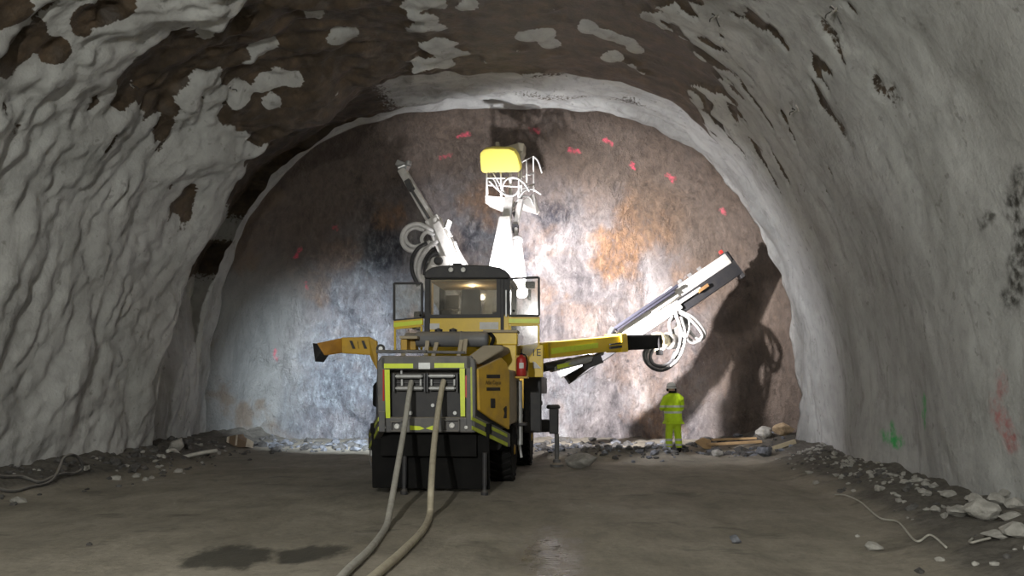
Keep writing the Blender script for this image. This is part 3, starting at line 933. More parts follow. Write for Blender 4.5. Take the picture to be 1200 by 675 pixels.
# upper hood slab, sloping to the right
h0 = [P(545, 420, .25), P(566, 404.5, 1.0), P(588, 404.5, 1.25), P(590.5, 410, 1.2), P(560, 427.5, .30)]
m.prism(h0, (0, 1.3, .02))
HD = m.build('hood', TAN, rig, .03)
CA, CB = Vector((.84, .14)), Vector((1.26, 1.10))
q = [PPl(a, b2, CA, CB) for a, b2 in ((560.5, 432), (567, 429), (588, 419), (594, 425), (597.5, 436), (597.5, 503.5), (578, 492), (562, 480.5))]
ed = (CB - CA).normalized(); nin = Vector((-ed.y, ed.x, 0))
if nin.y < 0: nin = -nin
m = MB(); m.prism(q, nin * .06)
SCV = m.build('side_cover', YELD, rig, .02)
# rounded return of the cover along the right flank
m = MB(); m.box2((1.14, 1.12, 1.05), (1.235, 2.9, 2.02)); m.build('flank_panel', TAN, rig, .05)
def cv(px, py, off=.004): return PPl(px, py, CA, CB, 0) - nin * off
eu = (cv(590, 447) - cv(570, 447)).normalized(); ev = Vector((0, 0, 1))
for (y0, y1) in ((439, 443.2), (454, 457.8)):
    m = MB(); m.prism([cv(570, y0), cv(585.6, y0), cv(585.6, y1), cv(570, y1)], -nin * .006); m.build('logo_bar', BLKP, SCV)
text_part('lettering', 'Atlas Copco', ORP, SCV, cv(577.8, 448.4, .006), eu, ev, .098)
m = MB(); m.prism([cv(574.5, 467), cv(579.5, 467), cv(579.5, 478), cv(574.5, 478)], -nin * .012); m.build('latch', BLKP, SCV, .004)
m = MB(); m.prism([cv(589.5, 479), cv(592, 476), cv(593, 476), cv(593, 490), cv(589.5, 490), cv(590.8, 484)], -nin * .012); m.build('latch', BLKP, SCV, .004)

# ---- left side cover, swung open above the flank
m = MB()
yk = 2.35
outer = [(373, 401.8), (399, 396), (400, 413), (379, 416.5)]
q1 = [P(371, 402, yk - .35), P(400, 396, yk), P(400.5, 413.5, yk), P(380, 416.5, yk - .30)]
m.prism(q1, (0, .07, 0))
OC = m.build('raised_cover', ORG, rig, .015)
m = MB(); m.prism([P(400, 395.5, yk), P(432.5, 394.5, yk - .02), P(441.5, 399.5, yk - .05), P(442, 434, yk - .2), P(438, 427, yk - .15), P(433, 416, yk - .05), P(400.5, 413.8, yk)], (0, .08, 0))
m.build('cover_plate', YELD, OC, .012)
m = MB(); m.prism([P(366.5, 402, yk - .2), P(371.5, 402.5, yk - .36), P(376.5, 412.5, yk - .33), P(369, 424, yk - .2)], (0, .5, 0)); m.build('cover_inside', DRK, OC, .01)
for (x0, x1) in ((410.6, 415.2), (424.6, 429)):
    m = MB(); m.prism([P(x0 - 1.2, 399.2, yk - .06), P(x0 + 2, 399.2, yk - .06), P(x1 + 1.2, 408.6, yk - .06), P(x1 - 2.2, 408.6, yk - .06)], (0, .006, 0)); m.build('logo_bar', BLKP, OC)
text_part('lettering', 'Atlas Copco', ORP, OC, P(419.8, 404, yk - .07), P(419.6, 410, yk) - P(417.6, 399, yk), P(425, 404, yk) - P(415, 404, yk), .028 * 1.0)
m = MB(); m.cyl(P(446, 408.5, 1.9), P(446, 408.5, 2.4), .085, 16); m.build('hinge', DRK, OC)
m = MB(); m.cyl(P(446, 408.5, 1.86), P(446, 408.5, 1.9), .04, 12); m.build('hinge_cap', GAL, OC)

# ---- things on the deck
y0 = 2.0
a, b_ = P(487, 397.5, y0), P(572, 397.5, y0)
d = (b_ - a); ln = d.length; d.normalize()
SIL = MB().lathe([(0, 0), (.10, 0), (.14, .03), (.145, .06), (.145, ln * .62), (.155, ln * .625), (.155, ln * .64), (.145, ln * .645), (.145, ln - .06), (.14, ln - .03), (.1, ln), (0, ln)], a, d, 28)  .build('silencer', simple('grey_cylinder_paint', (.15, .155, .165), .5, 0, .5, (.22, .20, .17), 4, .7), rig, smooth=True)
m = MB()
m.cyl(P(476, 396, y0 + .1), P(492, 396, y0 + .05), .10, 16)
m.build('inlet_pipe', GRY, SIL, smooth=False)
for (pa, pb) in (((499, 418), (501, 400)), ((507.5, 418.5), (512, 402)), ((537.5, 418), (541, 399)), ((544, 414), (546, 398)), ((472, 419), (473.5, 411))):
    m = MB(); m.beam(P(pa[0], pa[1], y0 - .55), P(pb[0], pb[1], y0 - .3), .075, .05); m.build('bracket', TAN, SIL, .008)
m = MB(); slab(m, 469.5, 397.5, 477, 410, y0 - .35, .3); slab(m, 477, 394.8, 487, 410, y0 - .1, .25); m.build('filter_box', YELD, rig, .012)
m = MB(); slab(m, 468, 393.5, 489, 397, y0 - .38, .45); m.build('filter_lid', TAN, rig, .012)
for px in (514, 531): 
    m = MB().lathe([(0, 0), (.06, 0), (.075, .03), (.075, .07), (0, .1)], P(px, 390.5, y0 + .1), (0, 0, 1), 14); m.build('filler_cap', DRK, rig)
# yellow bracket and post beside the silencer
m = MB()
slab(m, 558, 396, 575, 411, y0 + .25, .3)
slab(m, 569.5, 388.5, 606, 404, y0 + .3, .25)
slab(m, 588.5, 400, 605, 440, y0 + .35, .22)
m.build('hose_tower', YEL, rig, .015)
m = MB(); slab(m, 566, 386.6, 606.5, 389.6, y0 + .22, .4); m.build('tower_cap', TAN, rig, .01)
m = MB(); m.tube(spline([P(576, 404, y0), P(578, 396, y0 + .1), P(573, 390, y0 + .3), P(568, 391, y0 + .5)]), .035, 10); m.build('coolant_hose', BLK, rig, smooth=True)

# ---- downpipe beside the flank
m = MB(); m.cyl(P(608.5, 446, 2.35), P(609.5, 521, 2.35), .055, 14, .05); m.cyl(P(608.5, 521, 2.35), P(611, 536, 2.35), .03, 10)
m.build('downpipe', GAL, rig, smooth=False)
m = MB(); m.box2((1.1, 2.2, 1.0), (1.42, 2.55, 1.05)); m.build('bottle_shelf', DRK, rig, .01)

# ---- door step panel with marking
m = MB(); poly(m, [(618.8, 420.5), (632.5, 404), (636.4, 404), (636.4, 442), (619, 442)], 3.0, .10)
SP = m.build('step_panel', YEL, rig, .01)
text_part('lettering', '1E', BLKP, SP, P(628.2, 413.5, 2.99), (1, 0, 0), (0, 0, 1), .20)
m = MB(); poly(m, [(624.5, 431.5), (624.5, 423.5), (627.5, 424.5), (634, 431.5)], 2.985, .01); m.build('warning_label', WLAB, SP)

# ---- wheels
def wheel(x, y, r, w):
    sgn = 1 if x > 0 else -1
    t = MB().lathe([(r * .55, -w / 2), (r * .9, -w / 2), (r * .97, -w * .42), (r, -w * .3), (r, w * .3), (r * .97, w * .42), (r * .9, w / 2), (r * .55, w / 2)], (x, y, r), (1, 0, 0), 40)
    for k in range(22):
        a0 = 2 * PI * k / 22
        rot = Matrix.Rotation(a0, 3, 'X')
        for s_ in (-1, 1):
            t.box(Vector((x + s_ * w * .24, y, r)) + rot @ Vector((0, 0, r + .005)), (w * .5, .085, .06), rot @ Matrix.Rotation(s_ * .4, 3, 'Z'))
    o = t.build('wheel', BLK, rig, .006)
    rm = MB().lathe([(0, -.06), (r * .14, -.06), (r * .2, -.02), (r * .46, 0), (r * .5, .06), (r * .56, .07), (r * .56, .12), (0, .12)], (x + sgn * (w / 2 - .04), y, r), (-sgn, 0, 0), 28)
    rm.build('rim', YELD, o)
    return o
for sx_ in (-1, 1):
    wheel(sx_ * .98, 2.3, .56, .42)
    wheel(sx_ * 1.02, 5.6, .60, .46)
m = MB()
slab(m, 613.5, 441, 634.5, 507, 3.55, .08); slab(m, 613.5, 441, 634.5, 462, 3.6, 1.9)
m.box2((1.22, 3.9, 1.28), (1.46, 6.3, 1.40))
m.build('fender', DRK, rig, .03)
m = MB(); m.box2((-1.46, 3.9, 1.28), (-1.2, 6.3, 1.40)); m.box2((-1.45, 3.9, 1.3), (-1.2, 4.3, 1.9)); m.build('fender', DRK, rig, .03)

# ---- stabiliser jacks
def jack(x, y, top, mat=GAL, r=.055, fr=.15):
    m = MB(); m.cyl((x, y, .14), (x, y, top), r, 14); o = m.build('jack_leg', mat, rig)
    f = MB().lathe([(fr, 0), (fr, .05), (fr * .6, .09), (fr * .5, .16)], (x, y, -.01), (0, 0, 1), 18); f.build('jack_foot', mat, o)
    return o
jack(P(474, 548, .25).x, .25, .66, DRK, .04, .06); jack(P(568, 548, .25).x, .25, .66, DRK, .04, .06)
MB().box2((-.79, .2, .60), (.79, .34, .96)).build('jack_beam', BLK, rig, .01)
# outrigger on the right, ahead of the front wheel
oy = 4.9
m = MB(); slab(m, 630, 492, 651, 506.5, oy, .3)
m.build('outrigger_arm', DRK, rig, .02)
m = MB(); slab(m, 643.5, 479, 654, 508.5, oy - .02, .3); m.lathe([(.14, 0), (.16, .03), (.13, .09)], P(648.5, 479, oy + .1), (0, 0, 1), 16)
m.build('outrigger_cylinder', DRK, rig, .02)
pj = P(652.5, 508, oy + .1); jack(pj.x, pj.y, pj.z, GRY, .05)
m = MB(); m.box2((-1.75, oy, .72), (-1.0, oy + .3, .95)); m.box2((-1.8, oy, .6), (-1.55, oy + .3, 1.2)); m.build('outrigger_arm', DRK, rig, .02)
jack(-1.67, oy + .15, .62, GRY, .05)

# ---- operator cab
yc = 3.15
lx0, lx1 = P(497.5, 345, yc).x, P(596.5, 345, yc).x
zt, zw0, zw1, zb = P(545, 311, yc).z, P(545, 325.5, yc).z, P(545, 368.5, yc).z, P(545, 392, yc).z
cy1 = yc + 1.65
cab = MB()
cab.box2((lx0 + .03, yc, zb - .5), (lx1 - .03, cy1, zb))                       # floor box
cab.box2((lx0 + .03, yc + .02, zb), (lx1 - .03, yc + .09, zw1 - .03))          # rear wall under the window
cab.box2((lx0 + .03, cy1 - .09, zb), (lx1 - .03, cy1, zw1 - .12))
CAB = cab.build('cab', YEL, rig, .02)
for x in (lx0 + .06, lx1 - .06):
    for y in (yc + .07, cy1 - .06):
        MB().box2((x - .06, y - .07, zb - .02), (x + .06, y + .06, zw0 + .08)).build('pillar', DRK, CAB, .02)
# rear window surround with rounded lower corners
m = MB()
wx0, wx1 = P(503, 345, yc).x, P(582, 345, yc).x
def rr(x0, x1, z0, z1, r, n=5):
    pts = []
    for cx, cz, a0 in ((x1 - r, z0 + r, -PI / 2), (x1 - r, z1 - r, 0), (x0 + r, z1 - r, PI / 2), (x0 + r, z0 + r, PI)):
        for k in range(n + 1):
            a = a0 + PI / 2 * k / n; pts.append((cx + r * math.cos(a), cz + r * math.sin(a)))
    return pts
outer = rr(lx0 + .01, lx1 - .06, zw1 - .07, zw0 + .09, .10); inner = rr(wx0, wx1, zw1, zw0, .07)
nO = len(outer)
vs = [(x, yc - .02, z) for x, z in outer] + [(x, yc - .02, z) for x, z in inner] + [(x, yc + .05, z) for x, z in outer] + [(x, yc + .05, z) for x, z in inner]
fs = []
for i in range(nO):
    j = (i + 1) % nO
    fs += [(i, j, nO + j, nO + i), (2 * nO + j, 2 * nO + i, 3 * nO + i, 3 * nO + j), (nO + i, nO + j, 3 * nO + j, 3 * nO + i), (j, i, 2 * nO + i, 2 * nO + j)]
m.add(vs, fs)
RW = m.build('rear_window', DRK, CAB)
m = MB(); m.box2((wx0 - .02, yc + .01, zw1 - .02), (wx1 + .02, yc + .016, zw0 + .02)); m.build('window_pane', GLS, RW)
m = MB(); m.box2((lx0 + .1, cy1 - .05, zw1 - .12), (lx1 - .1, cy1 - .044, zw0 + .1)); m.build('front_pane', GLS, CAB)
m = MB(); m.box2((lx0 + .55, cy1 - .09, zw1 - .12), (lx0 + .63, cy1 - .02, zw0 + .1)); m.build('front_pillar', DRK, CAB, .01)
# white stickers on the rear wall
for (a0, a1, b0, b1) in ((501, 515, 379, 386), (562, 584, 377.5, 386)):
    m = MB(); slab(m, a0, b0, a1, b1, yc + .012, .01); m.build('sticker', WLAB, CAB)
# roof with rounded shoulders
m = MB()
prof = [(497, 326), (497, 320.5), (500, 316.5), (506, 313.2), (516, 311.2), (545, 310), (574, 311.2), (585, 313), (592, 316.5), (596.5, 321), (597, 326)]
q = [P(a0, b0, yc - .12) for a0, b0 in prof]
m.prism(q, (0, 2.0, 0))
RF = m.build('cab_roof', DRK, CAB, .025)
m = MB(); zr_ = P(545, 326, yc - .12).z; m.box2((lx0 + .1, yc + .05, zr_ - .03), (lx1 - .1, cy1 - .05, zr_ - .005)); m.build('headliner', HEAD, CAB)
for px in (528.2, 542.6):
    p = P(px, 316, yc - .16)
    hs = MB().lathe([(.03, .10), (.06, .08), (.062, .0), (.052, .0), (.05, .012)], p, (0, 1, 0), 20).build('roof_lamp', DRK, RF)
    MB().lathe([(0, .0), (.03, .002), (.05, .012), (.05, .02)], p - Vector((0, .004, 0)), (0, 1, 0), 20).build('lamp_lens', LENS, RF, smooth=True)
m = MB(); slab(m, 530.5, 308.3, 540.5, 312.5, yc + .1, .15); m.build('camera_housing', DRK, RF, .01)
# interior
m = MB(); sxm = (lx0 + lx1) / 2 - .02
m.box2((sxm - .25, yc + .75, zb + .35), (sxm + .25, yc + 1.2, zb + .47)); m.box2((sxm - .12, yc + .85, zb), (sxm + .12, yc + 1.1, zb + .36))
m.prism([(sxm - .23, yc + .72, zb + .45), (sxm + .23, yc + .72, zb + .45), (sxm + .19, yc + .62, zb + 1.02), (sxm - .19, yc + .62, zb + 1.02)], (0, .10, 0))
m.build('seat', SEATM, CAB, .04)
MB().box2((lx0 + .15, yc + .9, zb), (lx0 + .42, yc + 1.4, zb + .62)).build('control_console', DRK, CAB, .03); MB().box2((lx1 - .45, yc + .8, zb), (lx1 - .15, yc + 1.4, zb + .55)).build('control_console', DRK, CAB, .03)
m = MB(); m.prism([(lx0 + .2, yc + 1.2, zb + .65), (lx0 + .5, yc + 1.2, zb + .65), (lx0 + .5, yc + 1.25, zb + .95), (lx0 + .2, yc + 1.25, zb + .95)], (0, .05, 0)); m.build('display', DRK, CAB, .01)

# ---- open doors either side of the cab
def door(a, outer_top, outer_bot, bar, low, side):
    (x0, x1) = a; yd = yc - .05
    t = 1.7
    m = MB()
    y0_, y1_ = outer_top
    def fr(pts):
        n = len(pts)
        for i in range(n):
            p, q = pts[i], pts[(i + 1) % n]
            m.beam(P(p[0], p[1], yd), P(q[0], q[1], yd), .055, .045)
    fr([(x0 + 1, outer_top[0] + 1), (x1 - 1, outer_top[1] + 1), (x1 - 1, outer_bot[1]), (x0 + 1, outer_bot[0])])
    D = m.build('door', DRK, rig, .008)
    m = MB(); poly(m, [(x0 + 1, outer_top[0] + 1), (x1 - 1, outer_top[1] + 1), (x1 - 1, outer_bot[1]), (x0 + 1, outer_bot[0])], yd - .003, .006); m.build('window_pane', GLS, D)
    m = MB(); poly(m, [(x0, bar[0]), (x1, bar[1]), (x1, bar[3]), (x0, bar[2])], yd - .03, .06); m.build('door_rail', YEL, D, .008)
    m = MB(); poly(m, [(x0 + .6, bar[0] + 2), (x1 - .6, bar[1] + 2), (x1 - .6, bar[3] - 1.2), (x0 + .6, bar[2] - 1.2)], yd - .036, .01); m.build('reflective_strip', LIME, D)
    m = MB()
    n = len(low)
    for i in range(n):
        p, q = low[i], low[(i + 1) % n]
        m.beam(P(p[0], p[1], yd), P(q[0], q[1], yd), .05, .04)
    m.build('lower_frame', YEL, D, .008)
    m = MB(); poly(m, low, yd - .003, .006); m.build('window_pane', GLS, D)
    hx = x1 - 4 if side < 0 else x0 + 5
    m = MB(); m.cyl(P(hx, outer_bot[0] - 6, yd - .05), P(hx + 2.5, outer_bot[0] - 6, yd - .05), .02, 8); m.build('door_handle', BLK, D)
    return D
door((461, 495.5), (331, 331), (375.5, 373), (376, 373, 384.5, 381), [(463, 385), (494, 382), (494, 411), (463, 413)], -1)
door((595.5, 632.5), (325.5, 324), (370, 370), (371.5, 371.5, 379.5, 380), [(598, 381), (631, 381), (631.5, 406), (619.5, 421), (598, 421)], 1)
m = MB(); slab(m, 586.5, 322, 590.5, 392, yc - .03, .08); m.build('door_post', DRK, CAB, .01)
m = MB(); slab(m, 588, 368, 597, 400, yc - .02, .08); m.build('cab_sill', YEL, CAB, .01)
m = MB(); m.cyl(P(593.2, 340, yc - .06), P(593.2, 371, yc - .06), .022, 10); m.build('grab_handle', GAL, CAB)

# ---- work lamps on the front edge of the cab roof
for (wx, wy, wz) in ((0.40, 17.22, 3.95), (-2.05, 17.37, 3.3), (-.75, 17.65, 4.2)):
    p = loc((wx, wy, wz))
    h = MB(); h.box(p - Vector((0, .05, 0)), (.22, .14, .15)); h.box2((p.x - .03, p.y - .6, p.z - .35), (p.x + .03, p.y - .08, p.z - .29)); h.box2((p.x - .03, p.y - .12, p.z - .33), (p.x + .03, p.y - .06, p.z - .1))
    ho = h.build('work_lamp', DRK, rig, .015)
    MB().box(p + Vector((0, .025, 0)), (.19, .01, .12)).build('lamp_lens', LAMP, ho)
MB().lathe([(0, 0), (.05, .0), (.06, .015), (.06, .03), (0, .03)], loc((-.85, 16.7, 3.86)) , (0, 0, 1), 14).build('added_dome_lamp', emit('added_dome_lamp', (1, .82, .55), 6), CAB)  # glowing disc added to go with the cab fill
m = MB()
for x in (lx0 + .05, lx1 - .07): m.box2((x, yc + .1, zb), (x + .02, yc + .55, zw0 + .05))
m.build('inner_trim', HEAD, CAB)
# ---- boom carrier in front
m = MB(); m.box2((-.9, 6.4, 1.1), (1.0, 7.6, 2.2)); m.box2((-.6, 5.2, 1.2), (.7, 6.5, 2.5)); m.build('boom_carrier', YELD, rig, .05)

# ------------------------------------------------------------------ middle boom with work basket
mb = MB()
A0, A1 = WL(591, 335, 18.6), WL(593, 258, 20.0)
base = loc((-.45, 18.0, 2.4))
mb.beam(base, WL(590, 322, 18.7), .62, .62, (0, -1, .5))
mb.beam(WL(590, 325, 18.65), WL(592.5, 260, 19.9), .66, .6, (0, -1, .5), .30, .42)
BB = mb.build('basket_boom', WHT, rig, .03)
m = MB(); m.beam(WL(593, 264, 19.8), WL(597, 233, 20.4), .22, .22, (0, -1, .5)); m.beam(WL(587, 258, 19.85), WL(599, 256, 19.85), .16, .12)
m.build('telescopic_section', WHT, BB, .015)
m = MB(); m.cyl(WL(612, 345, 18.4), WL(605.5, 284, 19.3), .13, 16, .13); m.lathe([(.13, 0), (.15, .06), (.13, .14), (.07, .2)], WL(605.5, 284, 19.3), WL(606, 276, 19.5) - WL(605.5, 284, 19.3), 16)
m.cyl(WL(605.5, 284, 19.3), WL(604.5, 268, 19.6), .05, 10)
m.build('lift_cylinder', WHT, BB)
m = MB(); m.beam(WL(603.5, 268, 19.7), WL(610.5, 236, 20.3), .13, .2, (0, -1, .5)); m.build('levelling_link', WHT, BB, .015)
m = MB(); m.box(WL(604, 268, 19.7), (.16, .2, .2)); m.cyl(WL(601, 252, 20.0), WL(606, 250, 20.0), .07, 12); m.build('pivot', DRK, BB, .01)
# basket
bk = MB()
yb = 20.35; yb2 = 21.3
def B(px, py, Y): return WL(px, py, Y)
bk.prism([B(568.5, 229, yb), B(600, 232, yb), B(600, 243, yb), B(583, 243.5, yb), B(569, 238, yb)], (0, .9, .1))
bk.prism([B(611, 236, yb), B(626, 226, yb + .5), B(631.5, 247, yb + .5), B(629, 250, yb + .2), B(611, 245, yb)], (0, .4, .05))
BK = bk.build('work_basket', WHT, BB, .012)
m = MB()
q = [B(562.3, 184, yb - .1), B(562.8, 179, yb - .1), B(566.5, 175.4, yb - .1), B(575, 174, yb - .1), B(596, 174.4, yb - .1), B(602, 177, yb - .1), B(606, 183, yb - .1), B(609, 195, yb - .1), B(609, 200, yb - .1), B(606.5, 202, yb - .1), B(566, 202.5, yb - .1), B(563.6, 200, yb - .1)]
m.prism(q, (.05, .12, .10)); m.build('yellow_shield', simple('overlit_yellow_paint', (.80, .66, .12), .5, 0, .3, (.5, .42, .12), 4), BK, .02)  # overexposed yellow of the shield put into a paler colour
m = MB(); m.prism([B(579, 175, yb + .15), B(604, 168.5, yb + .3), B(607.5, 167, yb + .3), B(614, 168, yb + .35), B(613.5, 177, yb + .35), B(610, 189, yb + .3), B(606, 184, yb + .2)], (0, .7, .12))
m.box(B(583.5, 170.5, yb + .3), (.1, .3, .12))
m.build('basket_canopy', simple('dusty_canopy', (.32, .29, .22), .8, 0, .5, (.2, .18, .13), 4), BK, .015)
m = MB()
def rail(*pts, r=.022, n=7): m.tube([B(*p) for p in pts], r, n)
yf = yb + .9
rail((570.3, 201, yb), (570.5, 233, yb)); rail((587, 201, yb), (587.5, 232, yb), r=.03); rail((608, 202, yb), (607.5, 236, yb))
rail((570, 209, yb), (608, 209, yb)); rail((571, 217, yb), (608, 219, yb), r=.018); rail((598, 203, yb + .4), (598.3, 228, yb + .4), r=.05)
rail((571, 204, yf), (571.5, 228, yf)); rail((609, 203, yf), (609, 228, yf)); rail((572, 212, yf), (609, 211, yf))
rail((570.5, 209, yb), (572, 210, yf)); rail((608, 209, yb), (609, 210, yf)); rail((578, 203, yb), (594, 231, yb), r=.018)
rail((611, 190.5, yb + .2), (625, 183, yb + .5), (625.5, 225, yb + .5)); rail((617, 187.5, yb + .3), (617.5, 215, yb + .3)); rail((611, 190, yb + .2), (611, 240, yb + .1))
rail((611, 208, yb + .2), (625.5, 203, yb + .5)); rail((611, 222, yb + .2), (626, 216, yb + .5))
m.build('railing', WHT, BK, smooth=True)
hm = MB()
for pts in ([(626, 184, yb + .5), (631, 190, yb + .5), (635, 203, yb + .5)], [(573, 212, yb - .05), (583, 222, yb - .05), (594, 229, yb - .05), (604, 228, yb - .05), (611, 216, yb)],
            [(588, 224, yb - .06), (592, 212, yb - .06), (602, 208, yb - .06), (613, 214, yb - .02), (620, 224, yb + .1)], [(600, 245, yb - .1), (606, 236, yb - .1), (614, 224, yb), (624, 222, yb + .3), (634, 228, yb + .4)],
            [(607, 236, yb - .1), (613, 230, yb), (621, 232, yb + .2), (626, 243, yb + .3)], [(574, 206, yb + .1), (580, 212, yb), (584, 222, yb - .1)]):
    MB().tube(spline([B(*p) for p in pts], 6), .026, 7).build('hydraulic_hose', HOSE, BB, smooth=True)

# ------------------------------------------------------------------ left drill boom
lb = MB()
lb.beam(loc((-.6, 18.2, 2.1)), WL(505, 318, 19.3), .45, .45)
lb.prism([WL(499, 330, 19.4), WL(500, 306, 19.4), WL(507, 301, 19.4), WL(520, 299.5, 19.4), WL(531, 303, 19.4), WL(531, 330, 19.4)], (0, .45, 0))
LBm = lb.build('drill_boom', WHT, rig, .03)
tag(LBm, 'left boom head with its feed tilted up to the left')
f0, f1 = WL(548, 330, 19.7), WL(470, 198, 20.7)
fd = (f1 - f0).normalized(); upv = Vector((-.3, -1, .3))
m = MB()
m.beam(WL(546, 335, 19.62), WL(507, 257, 20.15), .58, .36, upv, .38, .30)
m.beam(WL(506, 259, 20.2), WL(471, 199, 20.7), .25, .22, upv, .22, .2)
FB = m.build('feed_beam', WHT, LBm, .02)
m = MB(); m.beam(WL(503, 256, 20.05), WL(480, 219, 20.4), .07, .10, upv); m.beam(WL(484, 224, 20.4), WL(479, 213, 20.5), .16, .3, upv); m.build('feed_rail', GRY, LBm, .01)
m = MB(); m.box(WL(472, 194, 20.7), (.34, .26, .16), Matrix.Rotation(.4, 3, 'Y')); m.cyl(WL(466, 197, 20.6), WL(479, 192, 20.6), .06, 12); m.cyl(WL(478, 194, 20.5), WL(479, 189, 20.5), .09, 12); m.build('rod_centraliser', GAL, LBm, .015)
m = MB(); m.beam(WL(537, 316, 19.4), WL(512, 262, 19.85), .30, .26, upv, .22, .2); m.cyl(WL(512, 262, 19.85), WL(509.5, 256, 19.9), .08, 14); m.build('rock_drill', WHT, LBm, .03)
m = MB(); m.cyl(WL(541, 306, 19.35), WL(533, 284, 19.55), .035, 10); m.cyl(WL(529, 277, 19.6), WL(521, 262, 19.7), .03, 10); m.beam(WL(523, 268, 19.65), WL(526, 259, 19.7), .1, .14); m.build('feed_cylinder', WHT, LBm)
m = MB(); m.lathe([(.0, 0), (.08, 0), (.11, .04), (.11, .12), (.06, .16), (0, .16)], WL(513, 305, 19.25), (0, 1, 0), 18); m.build('pivot', DRK, LBm)
hz_ = MB(); Yh = 19.6
def hs(mb_, pts, r, n=8): mb_.tube(spline([WL(*p) for p in pts], 7), r, n)
hz_ = MB(); hs(hz_, [(500, 340, 19.2), (492, 325, 19.2), (491, 312, 19.3), (496, 299, 19.4), (504, 289, 19.5), (512, 283, 19.6)], .06); hz_.build('hydraulic_hose', HOSE_LIT, LBm, smooth=True)
hz_ = MB(); hs(hz_, [(496, 340, 19.25), (487, 322, 19.3), (488, 305, 19.4), (495, 291, 19.5), (504, 283, 19.6)], .05); hz_.build('hydraulic_hose', HOSE_LIT, LBm, smooth=True)
hz_ = MB(); hs(hz_, [(508, 287, 19.6), (497, 291, 19.6), (484, 294, 19.6), (475, 290, 19.6), (471, 280, 19.65), (474, 270, 19.7), (482, 264, 19.7), (492, 263, 19.75), (502, 268, 19.8), (508, 272, 19.9)], .062); hz_.build('hydraulic_hose', HOSE_LIT, LBm, smooth=True)
hz_ = MB(); hs(hz_, [(508, 284, 19.7), (497, 286, 19.7), (486, 289, 19.7), (478, 285, 19.7), (475, 278, 19.75), (478, 271, 19.8), (486, 267, 19.8), (497, 270, 19.85)], .05); hz_.build('hydraulic_hose', HOSE_LIT, LBm, smooth=True)
hz_ = MB(); hs(hz_, [(498, 290, 19.65), (494, 280, 19.7), (500, 272, 19.8), (509, 276, 19.8)], .05); hz_.build('hydraulic_hose', HOSE_LIT, LBm, smooth=True)
hd_ = MB()
hd_ = MB(); hs(hd_, [(490, 335, 19.15), (483, 318, 19.2), (483, 303, 19.3), (490, 291, 19.4), (500, 285, 19.5)], .05); hd_.build('hydraulic_hose', HOSED, LBm, smooth=True)
hd_ = MB(); hs(hd_, [(497, 322, 19.1), (500, 308, 19.2), (506, 298, 19.3), (513, 297, 19.4)], .04); hd_.build('hydraulic_hose', HOSED, LBm, smooth=True)

# ------------------------------------------------------------------ right drill boom
rb = MB()
r0, r1, r2, r3 = WL(633, 411, 17.6), WL(722, 402, 19.7), WL(770, 400.5, 20.9), WL(781, 399.5, 21.2)
upz = (0, 0, 1)
rb.beam(loc((.1, 17.3, 2.45)), WL(640, 410.5, 17.75), .40, .34)
rb.beam(WL(634, 411, 17.6), r1, .42, .36, upz, .42, .36)
RB = rb.build('drill_boom', YEL, rig, .02)
tag(RB, 'right boom, yellow with a black sleeve, swung out to the right')
bd = (r1 - WL(634, 411, 17.6)).normalized()
sd = Vector((bd.y, -bd.x, 0)).normalized()
q = [WL(637, 408.5, 17.68) , WL(692, 402, 18.9), WL(692, 408, 18.9), WL(637, 415.5, 17.68)]
near = -sd if (-sd).dot(CL - r1) > 0 else sd
q = [p + near * .22 for p in q]
m = MB(); m.prism(q, near * .012); m.build('reflective_strip', LIME, RB)
for px in (649, 668, 686, 703):
    Yq = 17.6 + (px - 634) / 88 * 2.1
    m = MB(); m.box(WL(px, 404.5 - (px - 649) * .11, Yq) + near * .10, (.08, .28, .10)); m.build('clamp', YEL, RB, .01)
m = MB(); m.beam(WL(706, 404, 19.25) + near * .22, WL(720, 402.3, 19.6) + near * .22, .03, .03); m.beam(WL(706, 408, 19.25) + near * .22, WL(720, 406.3, 19.6) + near * .22, .03, .06); m.build('slot_cover', DRK, RB)
m = MB(); m.beam(WL(719, 402.2, 19.6), WL(726, 401.8, 19.8), .50, .46); m.build('boom_collar', YEL, RB, .015)
m = MB(); m.beam(WL(725, 402, 19.78), r2, .40, .38, upz, .38, .38); m.build('black_sleeve', BLK, RB, .04)
m = MB(); dd = (r3 - r2).normalized(); m.lathe([(.1, -.02), (.26, -.02), (.26, .10), (.21, .12), (.21, .2), (.16, .3), (.16, .4)], r2, dd, 24); m.build('boom_nose', simple('cream_paint', (.62, .56, .36), .5, 0, .4), RB, smooth=False)
m = MB()
m.lathe([(.18, -.2), (.24, -.16), (.24, .3), (.18, .34)], WL(786, 399, 21.3), dd, 20)
m.beam(WL(790, 399, 21.4), WL(806, 372, 21.5), .34, .36, (0, -1, 0)); m.box(WL(792, 392, 21.35), (.5, .4, .34), Matrix.Rotation(-.6, 3, 'Y'))
m.build('rotation_unit', GRY, RB, .03)
# feed: long beam rising to the right
fe0, fe1 = WL(664, 444, 20.6), WL(861, 313, 21.9)
fv = (fe1 - fe0); fl = fv.length; fv.normalize()
def FP(t, across=0.0, out=0.0):
    "t along the feed; across = up-left of the feed; out = towards the viewer"
    ax = Vector((-fv.z, 0, fv.x)).normalized()
    return fe0 + fv * (fl * t) + ax * across + Vector((0, -1, 0)) * out
m = MB()
m.beam(FP(0.0), FP(.40), .30, .26, (0, -1, 0)); m.beam(FP(.58, -.05), FP(1.0, -.05), .46, .40, (0, -1, 0), .42, .36)
m.beam(FP(.38), FP(.60), .30, .26, (0, -1, 0))
FD = m.build('feed_beam', DRK, RB, .02)
m = MB(); m.beam(FP(.34, .02, .06), FP(.60, .02, .06), .36, .32, (0, -1, 0)); m.build('feed_lit_middle', WHT, RB, .02)  # overlit middle of the feed put in as a white part
m = MB()
